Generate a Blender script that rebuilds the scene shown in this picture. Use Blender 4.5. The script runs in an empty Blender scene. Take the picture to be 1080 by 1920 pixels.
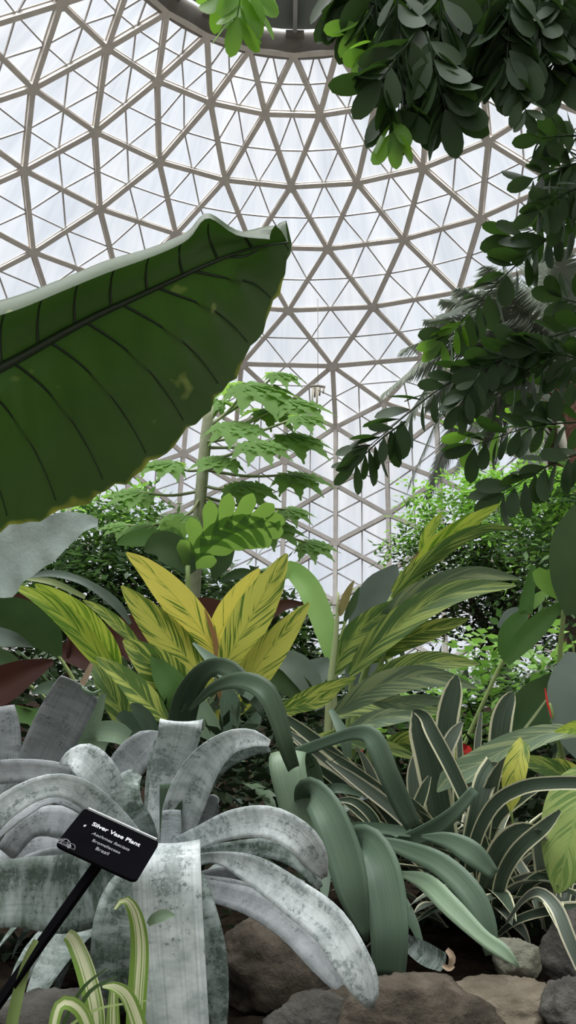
import bpy, math, random
import numpy as np
from mathutils import Vector, Matrix

SC = bpy.context.scene
COL = SC.collection
PI = math.pi
rng = random.Random(7)

# ------------------------------------------------------------------ camera
F = 1580.2
CAM = np.array([0.0, 0.0, 1.0])
PITCH, ROLL, YAW = 0.3133, -0.0245, 0.0119
def _rot():
    c, s = math.cos(YAW), math.sin(YAW)
    Ry = np.array([[c, -s, 0], [s, c, 0], [0, 0, 1.0]])
    c, s = math.cos(PITCH), math.sin(PITCH)
    Rp = np.array([[1, 0, 0], [0, c, s], [0, -s, c]])
    c, s = math.cos(ROLL), math.sin(ROLL)
    Rr = np.array([[c, 0, -s], [0, 1, 0], [s, 0, c]])
    return Rr @ Rp @ Ry
RC = _rot()
RIGHT, FWD, UP = RC[0], RC[1], RC[2]
cam = bpy.data.cameras.new('camera')
cam.sensor_fit = 'VERTICAL'; cam.sensor_height = 24; cam.lens = F / 1920 * 24
cam.clip_start = 0.02; cam.clip_end = 500
co = bpy.data.objects.new('camera', cam); COL.objects.link(co)
co.matrix_world = Matrix(((RIGHT[0], UP[0], -FWD[0], CAM[0]), (RIGHT[1], UP[1], -FWD[1], CAM[1]), (RIGHT[2], UP[2], -FWD[2], CAM[2]), (0, 0, 0, 1)))
SC.camera = co
def W(px, py, D):
    return CAM + D * (FWD + (px - 540) / F * RIGHT - (py - 960) / F * UP)
def unit(v):
    return v / max(1e-9, np.linalg.norm(v))
ZUP = np.array([0, 0, 1.0])

# ------------------------------------------------------------------ naming helpers
def tag(o, label=None, cat=None, group=None, kind=None):
    if label: o['label'] = label
    if cat: o['category'] = cat
    if group: o['group'] = group
    if kind: o['kind'] = kind
    return o
def thing(name, loc, label, cat, group=None):
    o = bpy.data.objects.new(name, None); COL.objects.link(o)
    o.location = Vector([float(c) for c in loc]); o.empty_display_size = .05
    return tag(o, label, cat, group)

class MB:
    """collects sheets, tubes and boxes; build() links them as one mesh object"""
    def __init__(s): s.v = []; s.f = []; s.u = []; s.n = 0
    def add(s, V, Fc, UV):
        V = np.asarray(V, float); s.v.append(V); s.u.append(np.asarray(UV, float))
        n = s.n; s.f += [tuple(i + n for i in f) for f in Fc]; s.n += len(V)
    def sheet(s, P, S, N, w, nx=4, curl=0., fold=0., wave=0., wf=3., ph=0., rag=None):
        n = len(P); xs = np.linspace(-1, 1, nx + 1)
        V = []; UV = []
        L = np.concatenate([[0], np.cumsum(np.linalg.norm(np.diff(P, axis=0), axis=1))])
        for i in range(n):
            h = w[i] / 2
            for x in xs:
                r = 1.0
                if rag is not None and abs(x) > .99: r = 1 + rag * math.sin(37.1 * i * .7 + x) * .5 + rag * math.sin(17.3 * i + 2 * x) * .5
                z = h * (curl * x * x + fold * abs(x) + wave * math.sin(wf * L[i] / max(L[-1], 1e-6) * 2 * PI + ph + (0 if x > 0 else 1.7)) * x * x)
                V.append(P[i] + S[i] * (x * h * r) + N[i] * z)
                UV.append((x * .5 + .5, i / (n - 1)))
        m = nx + 1
        s.add(V, [(i * m + j, i * m + j + 1, (i + 1) * m + j + 1, (i + 1) * m + j) for i in range(n - 1) for j in range(nx)], UV)
    def tube(s, P, r, k=6):
        P = np.asarray(P, float); n = len(P)
        r = np.full(n, r) if np.isscalar(r) else np.asarray(r)
        T = np.gradient(P, axis=0); V = []; UV = []
        a = None
        for i in range(n):
            t = unit(T[i])
            if a is None: a = unit(np.cross(t, [0.3, .8, .52]))
            a = unit(a - t * (a @ t)); b = np.cross(t, a)
            for j in range(k):
                q = 2 * PI * j / k
                V.append(P[i] + r[i] * (math.cos(q) * a + math.sin(q) * b)); UV.append((j / k, i / (n - 1)))
        Fc = [(i * k + j, i * k + (j + 1) % k, (i + 1) * k + (j + 1) % k, (i + 1) * k + j) for i in range(n - 1) for j in range(k)]
        Fc += [tuple(range(k))[::-1], tuple((n - 1) * k + j for j in range(k))]
        s.add(V, Fc, UV)
    def bar(s, A, B, wv, w, dv, d):
        wv = wv * w / 2; dv = dv * d / 2
        V = [p + a * wv + b * dv for p in (A, B) for a, b in ((-1, -1), (1, -1), (1, 1), (-1, 1))]
        s.add(V, [(0, 1, 5, 4), (1, 2, 6, 5), (2, 3, 7, 6), (3, 0, 4, 7), (3, 2, 1, 0), (4, 5, 6, 7)], [(0, 0)] * 8)
    def build(s, name, mat, parent=None, smooth=True, solid=0., mods=None):
        me = bpy.data.meshes.new(name)
        V = np.concatenate(s.v); UV = np.concatenate(s.u)
        o = bpy.data.objects.new(name, me); COL.objects.link(o)
        if parent is not None:
            q = parent; off = np.zeros(3)
            while q is not None: off = off + np.array(q.location); q = q.parent
            V = V - off; o.parent = parent
        me.from_pydata([tuple(p) for p in V], [], s.f)
        ul = me.uv_layers.new(name='UVMap')
        idx = np.empty(len(me.loops), np.int32); me.loops.foreach_get('vertex_index', idx)
        ul.data.foreach_set('uv', UV[idx].astype(np.float32).ravel())
        if smooth: me.polygons.foreach_set('use_smooth', np.ones(len(me.polygons), bool))
        me.materials.append(mat); me.update()
        if solid:
            m = o.modifiers.new('thickness', 'SOLIDIFY'); m.thickness = solid; m.offset = 0
        return o

def catmull(P, n):
    P = np.asarray(P, float)
    Q = np.vstack([2 * P[0] - P[1], P, 2 * P[-1] - P[-2]])
    d = np.concatenate([[0], np.cumsum(np.linalg.norm(np.diff(P[:, :3], axis=0), axis=1) + 1e-9)]); d /= d[-1]
    t = np.linspace(0, 1, n); out = []
    for x in t:
        i = min(len(P) - 2, int(np.searchsorted(d, x, side='right')) - 1); i = max(i, 0)
        u = (x - d[i]) / (d[i + 1] - d[i])
        a, b, c, e = Q[i], Q[i + 1], Q[i + 2], Q[i + 3]
        out.append(.5 * ((2 * b) + (c - a) * u + (2 * a - 5 * b + 4 * c - e) * u * u + (3 * b - a - 3 * c + e) * u ** 3))
    return np.array(out)

def prof(kind, v):
    if kind == 'filler': return (.75 + .25 * min(1, v / .2)) * (1 if v < .6 else max(.02, 1 - ((v - .6) / .4) ** 1.8))
    if kind == 'strap': return (0.8 + .2 * min(1, v / .3)) * (1 if v < .86 else math.sqrt(max(0.0004, 1 - ((v - .86) / .14) ** 2)))
    if kind == 'cut': return 1 if v < .96 else 1 - .35 * ((v - .96) / .04) ** 2
    if kind == 'taper': return max(.02, (min(1, .55 + v)) * (1 - max(0, v - .25) / .75) ** .7)
    if kind == 'lance': return max(.02, math.sin(PI * min(1, (v * .96 + .03)) ** .85) ** .75)
    if kind == 'ovate': return max(.02, math.sin(PI * (v * .97 + .02) ** .7) ** .7)
    return 1.0

def frames(C, b=0., tilt=0., flip=False, side=None):
    """side and face vectors along a centreline: b=0 turns the blade to the viewer's side, b=1 lies it level"""
    n = len(C); T = np.gradient(C, axis=0); S = []; N = []; prev = None
    for i in range(n):
        t = unit(T[i])
        if side is not None: s = np.asarray(side, float)
        else:
            vd = unit(C[i] - CAM)
            s = np.cross(t, vd); ls = np.linalg.norm(s)
            s = s / ls if ls > .12 else (prev if prev is not None else RIGHT)
            if b:
                hz = np.cross(t, ZUP); lh = np.linalg.norm(hz)
                if lh > .1:
                    hz = hz / lh
                    if hz @ s < 0: hz = -hz
                    s = unit((1 - b) * s + b * hz)
        s = unit(s - t * (s @ t))
        if prev is not None and s @ prev < 0: s = -s
        if prev is not None: s = unit(.55 * s + .45 * prev); s = unit(s - t * (s @ t))
        prev = s
        nn = np.cross(t, s)
        S.append(s); N.append(nn)
    S = np.array(S); N = np.array(N)
    m = n // 2
    if N[m] @ (CAM - C[m]) < 0: S = -S; N = -N
    if np.ndim(tilt) > 0 or tilt:
        tl = np.interp(np.linspace(0, 1, n), np.linspace(0, 1, len(np.atleast_1d(tilt))), np.atleast_1d(tilt))
        c = np.cos(tl)[:, None]; sn = np.sin(tl)[:, None]
        S, N = S * c + N * sn, N * c - S * sn
    if flip: N = -N
    return S, N

def blade(mb, pts, widths, n=18, kind=None, b=0., tilt=0., nx=4, curl=.0, fold=0., wave=0., wf=3., side=None, rag=None):
    """leaf blade from centreline points (x, y, depth); widths in picture units at each point's depth, or one width with a profile"""
    P = np.array([W(*p) for p in pts]); D = np.array([p[2] for p in pts])
    if kind is None and np.ndim(widths) > 0:
        wm = np.array(widths) * D / F
        Q = catmull(np.hstack([P, wm[:, None]]), n); C = Q[:, :3]; w = np.maximum(Q[:, 3], .0008)
    else:
        Q = catmull(np.hstack([P, D[:, None]]), n); C = Q[:, :3]
        w = np.array([widths * Q[i, 3] / F * prof(kind, i / (n - 1)) for i in range(n)])
    S, N = frames(C, b, tilt, side=side)
    mb.sheet(C, S, N, w, nx, curl, fold, wave, wf, rng.random() * 6, rag)
    return C

# ------------------------------------------------------------------ materials
def newmat(name):
    m = bpy.data.materials.new(name); m.use_nodes = True
    nt = m.node_tree; nt.nodes.clear()
    return m, nt
class NT:
    def __init__(s, nt): s.t = nt
    def n(s, typ, **kw):
        o = s.t.nodes.new(typ)
        for k, v in kw.items():
            if k.startswith('i_'): o.inputs[k[2:].replace('_', ' ')].default_value = v
            else: setattr(o, k, v)
        return o
    def l(s, a, b): s.t.links.new(a, b)
    def math(s, op, a, b=None, c=None, clamp=False):
        o = s.n('ShaderNodeMath', operation=op); o.use_clamp = clamp
        for i, x in enumerate((a, b, c)):
            if x is None: continue
            if hasattr(x, 'node'): s.l(x, o.inputs[i])
            else: o.inputs[i].default_value = x
        return o.outputs[0]
    def mix(s, f, a, b):
        o = s.n('ShaderNodeMix', data_type='RGBA')
        for sock, x in ((o.inputs[0], f), (o.inputs[6], a), (o.inputs[7], b)):
            if hasattr(x, 'node'): s.l(x, sock)
            elif isinstance(x, (int, float)): sock.default_value = x
            else: sock.default_value = (*x, 1)
        return o.outputs[2]
    def noise(s, vec, scale, detail=3, rough=.55):
        o = s.n('ShaderNodeTexNoise'); o.inputs['Scale'].default_value = scale
        o.inputs['Detail'].default_value = detail; o.inputs['Roughness'].default_value = rough
        if vec is not None: s.l(vec, o.inputs['Vector'])
        return o.outputs['Fac']
    def ramp(s, f, lo, hi):
        o = s.n('ShaderNodeMapRange'); o.inputs[1].default_value = lo; o.inputs[2].default_value = hi
        s.l(f, o.inputs[0]); return o.outputs[0]
    def comb(s, x, y, z=0.):
        o = s.n('ShaderNodeCombineXYZ')
        for i, q in enumerate((x, y, z)):
            if hasattr(q, 'node'): s.l(q, o.inputs[i])
            else: o.inputs[i].default_value = q
        return o.outputs[0]
    def uvxy(s):
        u = s.n('ShaderNodeUVMap'); u.uv_map = 'UVMap'; sp = s.n('ShaderNodeSeparateXYZ'); s.l(u.outputs[0], sp.inputs[0])
        return sp.outputs[0], sp.outputs[1]
    def rnd(s):
        return s.n('ShaderNodeObjectInfo').outputs['Random']
    def pos(s):
        return s.n('ShaderNodeNewGeometry').outputs['Position']
    def leaf(s, col, trans=.25, rough=.5, spec=.4, tcol=None, bump=None, bstr=.3):
        p = s.n('ShaderNodeBsdfPrincipled'); p.inputs['Roughness'].default_value = rough
        p.inputs['Specular IOR Level'].default_value = spec
        if hasattr(col, 'node'): s.l(col, p.inputs['Base Color'])
        else: p.inputs['Base Color'].default_value = (*col, 1)
        if bump is not None:
            bn = s.n('ShaderNodeBump'); bn.inputs['Strength'].default_value = bstr; bn.inputs['Distance'].default_value = .004
            s.l(bump, bn.inputs['Height']); s.l(bn.outputs[0], p.inputs['Normal'])
        out = s.n('ShaderNodeOutputMaterial')
        if trans > 0:
            t = s.n('ShaderNodeBsdfTranslucent')
            tc = tcol if tcol is not None else col
            if hasattr(tc, 'node'): s.l(tc, t.inputs[0])
            else: t.inputs[0].default_value = (*tc, 1)
            m = s.n('ShaderNodeMixShader'); m.inputs[0].default_value = trans
            s.l(p.outputs[0], m.inputs[1]); s.l(t.outputs[0], m.inputs[2]); s.l(m.outputs[0], out.inputs[0])
        else: s.l(p.outputs[0], out.inputs[0])

def mat_plain(name, col, col2=None, scale=20., rough=.5, spec=.3, bump=0., metal=0.):
    m, nt = newmat(name); k = NT(nt)
    p = k.n('ShaderNodeBsdfPrincipled'); p.inputs['Roughness'].default_value = rough; p.inputs['Specular IOR Level'].default_value = spec
    p.inputs['Metallic'].default_value = metal
    nz = k.noise(k.pos(), scale, 5)
    c = k.mix(k.ramp(nz, .35, .65), col, col2 or col); k.l(c, p.inputs['Base Color'])
    if bump:
        bn = k.n('ShaderNodeBump'); bn.inputs['Strength'].default_value = bump; bn.inputs['Distance'].default_value = .01
        k.l(k.noise(k.pos(), scale * 2, 6, .7), bn.inputs['Height']); k.l(bn.outputs[0], p.inputs['Normal'])
    o = k.n('ShaderNodeOutputMaterial'); k.l(p.outputs[0], o.inputs[0])
    return m
def mat_leaf(name, c1, c2, trans=.3, rough=.45, spec=.4, tcol=None, scale=6., rib=None, ribc=None):
    m, nt = newmat(name); k = NT(nt); u, v = k.uvxy()
    nz = k.noise(k.pos(), scale, 3)
    c = k.mix(k.ramp(nz, .3, .7), c1, c2)
    if rib:
        a = k.math('ABSOLUTE', k.math('SUBTRACT', u, .5))
        c = k.mix(k.ramp(a, rib * .5, rib), ribc, c)
    k.leaf(c, trans, rough, spec, tcol)
    return m
def mat_silver(name, light, mid, dark, amt=.5, trans=.05):
    m, nt = newmat(name); k = NT(nt); u, v = k.uvxy(); r = k.rnd(); r9 = k.math('MULTIPLY', r, 37.)
    bands = k.noise(k.comb(k.math('MULTIPLY', u, 1.4), k.math('MULTIPLY', v, 15.), r9), 1., 3, .7)
    fine = k.noise(k.pos(), 220., 5, .75)
    big = k.noise(k.comb(k.math('MULTIPLY', u, 2.5), k.math('MULTIPLY', v, 4.), k.math('ADD', r9, 5.)), 1., 4, .6)
    streak = k.noise(k.comb(k.math('MULTIPLY', u, 26.), k.math('MULTIPLY', v, 1.5), r9), 1., 3)
    c = k.mix(k.ramp(bands, .38, .66), light, mid)
    c = k.mix(k.math('MULTIPLY', k.ramp(streak, .45, .75), .35), c, dark)
    msk = k.math('MULTIPLY', k.ramp(k.math('ADD', fine, k.math('MULTIPLY', big, .9)), 1.06 - .12 * amt, 1.16 - .12 * amt), k.ramp(bands, .42, .5))
    c = k.mix(k.math('MULTIPLY', msk, .8), c, dark)
    c = k.mix(k.math('MULTIPLY', k.ramp(big, .58, .72), .65), c, mid)
    k.leaf(c, trans, .5, .4, None, bands, .3)
    return m
def mat_strap(name, green, green2, edge=None, ew=.14, trans=.1, rough=.38, streak=.4):
    m, nt = newmat(name); k = NT(nt); u, v = k.uvxy(); r = k.math('MULTIPLY', k.rnd(), 31.)
    st = k.noise(k.comb(k.math('MULTIPLY', u, 14.), k.math('MULTIPLY', v, 1.2), r), 1., 2)
    c = k.mix(k.ramp(st, .35, .7), green, green2)
    if edge:
        a = k.math('MULTIPLY', k.math('ABSOLUTE', k.math('SUBTRACT', u, .5)), 2.)
        wob = k.math('MULTIPLY', k.math('SUBTRACT', st, .5), .12)
        c = k.mix(k.ramp(k.math('ADD', a, wob), 1 - ew - .04, 1 - ew + .02), c, edge)
    k.leaf(c, trans, rough, .32, None, st, .08)
    return m
def mat_ginger(name, green, yellow, ratio, trans=.3, rough=.42):
    """herringbone stripes running out from the midrib"""
    m, nt = newmat(name); k = NT(nt); u, v = k.uvxy(); r = k.math('MULTIPLY', k.rnd(), 53.)
    sd = k.math('SUBTRACT', u, .5); a = k.math('ABSOLUTE', sd)
    sg = k.math('SIGN', sd)
    s = k.math('SUBTRACT', k.math('MULTIPLY', v, 1.), k.math('MULTIPLY', a, .62))
    n1 = k.noise(k.comb(k.math('MULTIPLY', s, 26.), k.math('MULTIPLY', a, 1.2), k.math('ADD', r, sg)), 1., 3, .65)
    n2 = k.noise(k.comb(k.math('MULTIPLY', s, 5.), k.math('MULTIPLY', a, 1.5), k.math('ADD', r, k.math('MULTIPLY', sg, 3.))), 1., 1)
    f = k.math('ADD', k.math('MULTIPLY', n1, .7), k.math('MULTIPLY', n2, .45))
    th = .42 + .3 * (1 - ratio)
    c = k.mix(k.ramp(f, th - .025, th + .025), green, yellow)
    fine = k.noise(k.comb(k.math('MULTIPLY', s, 90.), a, r), 1., 2)
    c = k.mix(k.math('MULTIPLY', fine, .25), c, green)
    c = k.mix(k.ramp(a, .012, .03), tuple(.6 * y + .4 * g for y, g in zip(yellow, green)), c)
    k.leaf(c, trans, rough, .4, None, fine, .25)
    return m
def mat_spider(name):
    m, nt = newmat(name); k = NT(nt); u, v = k.uvxy(); r = k.math('MULTIPLY', k.rnd(), 21.)
    st = k.noise(k.comb(k.math('MULTIPLY', u, 11.), k.math('MULTIPLY', v, .5), r), 1., 3)
    a = k.math('MULTIPLY', k.math('ABSOLUTE', k.math('SUBTRACT', u, .5)), 2.)
    c = k.mix(k.ramp(k.math('ADD', k.math('MULTIPLY', a, .28), k.math('MULTIPLY', st, .9)), .52, .6), (.74, .76, .48), (.20, .33, .06))
    k.leaf(c, .22, .4, .4)
    return m
# ------------------------------------------------------------------ render look, sky, sun
SC.view_settings.view_transform = 'Standard'; SC.view_settings.look = 'None'
SC.view_settings.gamma = 1; SC.view_settings.use_curve_mapping = False
SC.view_settings.exposure = 0.3
SC.cycles.use_denoising = True
SC.cycles.max_bounces = 8; SC.cycles.diffuse_bounces = 4; SC.cycles.transparent_max_bounces = 16
SC.cycles.caustics_reflective = False; SC.cycles.caustics_refractive = False
wd = bpy.data.worlds.new('overcast_sky'); SC.world = wd; wd.use_nodes = True
k = NT(wd.node_tree); wd.node_tree.nodes.clear()
tc = k.n('ShaderNodeTexCoord'); sp = k.n('ShaderNodeSeparateXYZ'); k.l(tc.outputs['Generated'], sp.inputs[0])
cl = k.noise(tc.outputs['Generated'], 3.2, 4, .5)
skyc = k.mix(k.ramp(cl, .35, .65), (.86, .92, 1.0), (1.0, 1.0, 1.0))
skyc = k.mix(k.ramp(sp.outputs[2], -.08, .0), (.10, .11, .10), skyc)
bg = k.n('ShaderNodeBackground'); bg.inputs[1].default_value = 0.84; k.l(skyc, bg.inputs[0])
wo = k.n('ShaderNodeOutputWorld'); k.l(bg.outputs[0], wo.inputs[0])
sl = bpy.data.lights.new('sun_through_cloud', 'SUN'); sl.energy = 15.0; sl.angle = math.radians(75); sl.color = (1, .985, .96)
so = bpy.data.objects.new('sun_through_cloud', sl); COL.objects.link(so)
so.location = (-6, 6, 60); so.rotation_euler = (math.radians(14), math.radians(-8), 0)

# ------------------------------------------------------------------ dome
NAZ = 26; DAX = 18.385; PHI = 0.0121
RR = [6.99, 9.28, 11.79, 14.20, 16.37, 18.02, 20.14, 20.72, 20.89, 21.0, 21.3, 21.21, 21.3, 21.0, 21.3, 21.0, 21.3, 21.0, 21.3, 21.0]
HH = [26.71, 25.94, 24.49, 23.04, 21.21, 19.15, 18.10, 17.16, 15.42, 14.18, 12.65, 11.28, 9.8, 8.34, 6.9, 5.4, 4.0, 2.45, 1.1, -.5]
HH = [h + CAM[2] for h in HH]
def node(kx, i):                       # i counts half steps around
    a = i * PI / NAZ + PHI
    return np.array([RR[kx] * math.sin(a), DAX + RR[kx] * math.cos(a), HH[kx]])
tri = []
for kx in range(5):
    for i in range(NAZ):
        j = 2 * i + (kx % 2)
        a, b = (kx, j), (kx, j + 2); c = (kx + 1, j + 1)
        tri.append((a, b, c)); tri.append((c, (kx + 1, j + 3), b))
for i in range(NAZ):                   # transition: triangles turn to upright columns
    j = 2 * i + 1
    tri.append(((5, j), (5, j + 2), (6, j + 1)))
for kx in range(5, 18):
    for i in range(NAZ):
        j = 2 * i + (kx % 2)
        if kx + 2 < len(RR):
            tri.append(((kx, j), (kx + 2, j), (kx + 1, j + 1))); tri.append(((kx, j), (kx + 2, j), (kx + 1, j - 1)))
tri = [tuple((kx, j % (2 * NAZ)) for kx, j in t) for t in tri]
edges = {}
for t in tri:
    for q in range(3):
        e = tuple(sorted((t[q], t[(q + 1) % 3]))); edges[e] = 1
def nrm(p):                            # inward normal of the shell
    q = np.array([0, DAX, 9.0 + CAM[2]]); q[2] = min(p[2], q[2]) if p[2] < 14 else q[2]
    return unit(q - p)
def pane_uv(p):
    a = math.atan2(p[0], p[1] - DAX); r = math.hypot(p[0], p[1] - DAX)
    return (a * 3.2, (p[2] + (21 - r) * .9))
main = MB(); thin = MB(); pane = MB(); hubs = MB()
for (a, b) in edges:
    A, B = node(*a), node(*b); n = nrm((A + B) / 2); t = unit(B - A); s = unit(np.cross(t, n)); n = np.cross(s, t)
    main.bar(A, B, s, .145, n, .28)
    main.bar(A + n * .14, B + n * .14, s, .19, n, .03); main.bar(A - n * .13, B - n * .13, s, .23, n, .05)
for t in tri:
    P = [node(*q) for q in t]; M = [(P[q] + P[(q + 1) % 3]) / 2 for q in range(3)]
    n = nrm(sum(P) / 3)
    for q in range(3):
        A, B = M[q], M[(q + 1) % 3]; tt = unit(B - A); s = unit(np.cross(tt, n)); nn = np.cross(s, tt)
        thin.bar(A - nn * .1, B - nn * .1, s, .06, nn, .09)
    V = [p - n * .18 for p in P + M]
    uvs = [pane_uv(p) for p in V]
    us = [q[0] for q in uvs]
    if max(us) - min(us) > 6: uvs = [(q[0] + (20.106 if q[0] < 0 else 0), q[1]) for q in uvs]
    pane.add(V, [(0, 3, 5), (3, 1, 4), (5, 4, 2), (3, 4, 5)], uvs)
for kx in range(len(RR)):
    for i in range(NAZ):
        p = node(kx, 2 * i + kx % 2); n = nrm(p)
        if kx == 0: continue
        a = unit(np.cross(n, [.1, .2, .97])); b = np.cross(n, a)
        V = []; UV = []
        for z in (.20, -.16):
            for q in range(10):
                r = .22; V.append(p + n * z + r * (math.cos(q * PI / 5) * a + math.sin(q * PI / 5) * b)); UV.append((0, 0))
        hubs.add(V, [tuple(range(10)), tuple(range(19, 9, -1))] + [(q, q + 10, (q + 1) % 10 + 10, (q + 1) % 10) for q in range(10)], UV)
M_beam = mat_plain('painted beam', (.60, .565, .52), (.52, .49, .45), 3., .55, .3)
M_thin = mat_plain('glazing bar', (.44, .425, .415), (.37, .36, .35), 3., .5, .3)
m, nt = newmat('weathered pane'); k = NT(nt); u, v = k.uvxy()
st = k.noise(k.comb(k.math('MULTIPLY', u, 5.), k.math('MULTIPLY', v, .09)), 1., 3, .6)
st2 = k.noise(k.comb(k.math('MULTIPLY', u, 1.1), k.math('MULTIPLY', v, .35)), 1., 2)
sk = k.math('ADD', k.math('MULTIPLY', k.ramp(st, .32, .68), .6), k.math('MULTIPLY', st2, .45))
tcx = k.mix(k.ramp(sk, .2, .95), (.66, .69, .735), (.93, .935, .945))
tr = k.n('ShaderNodeBsdfTransparent'); k.l(tcx, tr.inputs[0])
tl = k.n('ShaderNodeBsdfTranslucent'); tl.inputs[0].default_value = (.85, .87, .9, 1)
gl = k.n('ShaderNodeBsdfGlossy'); gl.inputs[1].default_value = .25
m1 = k.n('ShaderNodeMixShader'); m1.inputs[0].default_value = .03; k.l(tr.outputs[0], m1.inputs[1]); k.l(tl.outputs[0], m1.inputs[2])
m2 = k.n('ShaderNodeMixShader'); m2.inputs[0].default_value = .03; k.l(m1.outputs[0], m2.inputs[1]); k.l(gl.outputs[0], m2.inputs[2])
mo = k.n('ShaderNodeOutputMaterial'); k.l(m2.outputs[0], mo.inputs[0]); M_pane = m
wl = pane.build('wall_dome', M_pane, smooth=False); tag(wl, 'glazed dome of triangular panes over the whole house', kind='structure')
main.build('beam_lattice', M_beam, wl, smooth=False); thin.build('glazing_bar_lattice', M_thin, wl, smooth=False); hubs.build('hub_plate', M_beam, wl, smooth=False)

# top of the dome: ring beam, dark cap with radial struts
top = MB(); R0, H0 = RR[0], HH[0]
n = 104
prf = [(-.12, -.06), (.22, -.06), (.22, .1), (.1, .15), (.1, .75), (.3, .8), (.3, .95), (-.12, .95)]
V = [np.array([(R0 + dr) * math.sin(q * 2 * PI / n), DAX + (R0 + dr) * math.cos(q * 2 * PI / n), H0 + dz]) for q in range(n) for dr, dz in prf]
m_ = len(prf)
top.add(V, [(q * m_ + j, q * m_ + (j + 1) % m_, ((q + 1) % n) * m_ + (j + 1) % m_, ((q + 1) % n) * m_ + j) for q in range(n) for j in range(m_)], [(0, 0)] * len(V))
cap = MB(); V = [np.array([0, DAX, H0 + 2.2])]
for r, z in ((3., 2.0), (R0 - .2, 1.0)):
    V += [np.array([r * math.sin(q * 2 * PI / n), DAX + r * math.cos(q * 2 * PI / n), H0 + z]) for q in range(n)]
cap.add(V, [(0, 1 + q, 1 + (q + 1) % n) for q in range(n)] + [(1 + q, 1 + n + q, 1 + n + (q + 1) % n, 1 + (q + 1) % n) for q in range(n)], [(0, 0)] * len(V))
rad = MB(); brk = MB()
for q in range(26):
    a = (q + .02) * 2 * PI / 26 + PHI; d = np.array([math.sin(a), math.cos(a), 0.]); c = np.array([0, DAX, H0])
    s = np.cross(d, ZUP)
    A, B = c + d * (R0 - .2) + ZUP * .85, c + d * 2.2 + ZUP * 1.75
    nn = unit(np.cross(B - A, s))
    rad.bar(A, B, s, .16, nn, .22)
    brk.bar(c + d * (R0 - .2) + s * .35 + ZUP * .75, c + d * (R0 - .2) - s * .35 + ZUP * .75, ZUP, .28, d, .16)
M_ring = mat_plain('ring beam', (.23, .21, .19), (.18, .165, .15), 2., .6)
M_cap = mat_plain('dark cap', (.20, .225, .21), (.16, .18, .17), .6, .7)
ce = cap.build('ceiling', M_cap); tag(ce, 'dark round cap closing the top of the dome', kind='structure')
top.build('ring_beam', M_ring, ce, smooth=False); rad.build('radial_strut_ring', mat_plain('strut paint', (.34, .35, .34), None, 2.), ce, smooth=False); brk.build('bracket_ring', M_ring, ce, smooth=False)

# ground: path disc and raised planting bed
fl = MB(); n = 64; V = [np.array([0, DAX, 0.])] + [np.array([45 * math.sin(q * 2 * PI / n), DAX + 45 * math.cos(q * 2 * PI / n), 0]) for q in range(n)]
fl.add(V, [(0, 1 + (q + 1) % n, 1 + q) for q in range(n)], [(0, 0)] * (n + 1))
tag(fl.build('floor', mat_plain('path concrete', (.16, .15, .13), (.1, .1, .085), 2., .8)), kind='structure')
def bedz(x, y):
    t = min(1, max(0, (y - .8) / 2.2)); e = min(1, max(0, (y - .62) / .22))
    z = (.70 + .12 * t * t * (3 - 2 * t)) * e * e * (3 - 2 * e)
    q = min(1, max(0, (y - 8) / 6)); z += 1.45 * q * q * (3 - 2 * q)
    return z + .02 * math.sin(7 * x + 3 * y) * math.sin(5 * y - 2 * x) * e
bd = MB()
ys = np.concatenate([np.linspace(.6, 3., 70), np.linspace(3.2, 38, 40)]); xs = np.concatenate([np.linspace(-16, -1.6, 20), np.linspace(-1.5, 1.5, 90), np.linspace(1.6, 16, 20)])
V = [np.array([x, y, bedz(x, y) + (.012 * (rng.random() - .5))]) for y in ys for x in xs]; nx_ = len(xs)
bd.add(V, [(j * nx_ + i, j * nx_ + i + 1, (j + 1) * nx_ + i + 1, (j + 1) * nx_ + i) for j in range(len(ys) - 1) for i in range(nx_ - 1)], [(0, 0)] * len(V))
M_soil = mat_plain('dark soil', (.012, .009, .007), (.028, .021, .015), 40., 1., 0., .8)
tag(bd.build('ground', M_soil), 'dark soil of the raised planting bed', kind='structure')
# ================================================================== front bed plants
M_silver = mat_silver('silver scaled leaf', (.64, .69, .68), (.36, .41, .40), (.10, .13, .115), .45)
M_silver_grey = mat_silver('grey scaled leaf', (.36, .385, .39), (.25, .275, .275), (.07, .08, .08), .2)
M_silver_dark = mat_silver('dark green silver leaf', (.30, .35, .33), (.09, .13, .10), (.04, .06, .045), .9)
M_strap = mat_strap('grey green strap', (.088, .14, .092), (.12, .175, .115), None)
M_strap_d = mat_strap('deep green strap', (.05, .085, .05), (.075, .115, .065), None)
M_strap_p = mat_strap('pale green strap', (.17, .25, .16), (.22, .30, .19), None)
M_var = mat_strap('cream edged strap', (.042, .066, .042), (.075, .105, .07), (.64, .63, .42), .2)
M_var_g = mat_strap('cream edged grey strap', (.10, .13, .10), (.16, .19, .15), (.60, .58, .42), .24)
M_gy = mat_ginger('yellow striped leaf', (.15, .25, .035), (.84, .74, .14), .8)
M_gm = mat_ginger('green yellow striped leaf', (.10, .19, .03), (.62, .62, .12), .62)
M_gg = mat_ginger('green leaf with yellow stripes', (.09, .17, .03), (.50, .56, .12), .45)
M_gd = mat_ginger('dark leaf with faint stripes', (.065, .13, .03), (.32, .40, .09), .42)
M_gb = mat_ginger('bright striped leaf', (.12, .25, .02), (.50, .60, .08), .55, .38)
M_gpale = mat_ginger('soft yellow green leaf', (.15, .26, .06), (.34, .44, .13), .5)
M_ggrey = mat_ginger('grey sheen striped leaf', (.15, .22, .13), (.36, .43, .22), .36, .12, .36)
M_sheath = mat_leaf('sheath', (.42, .22, .12), (.50, .33, .17), .2)
M_stem = mat_leaf('green stem', (.22, .32, .10), (.30, .38, .14), .1)
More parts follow.
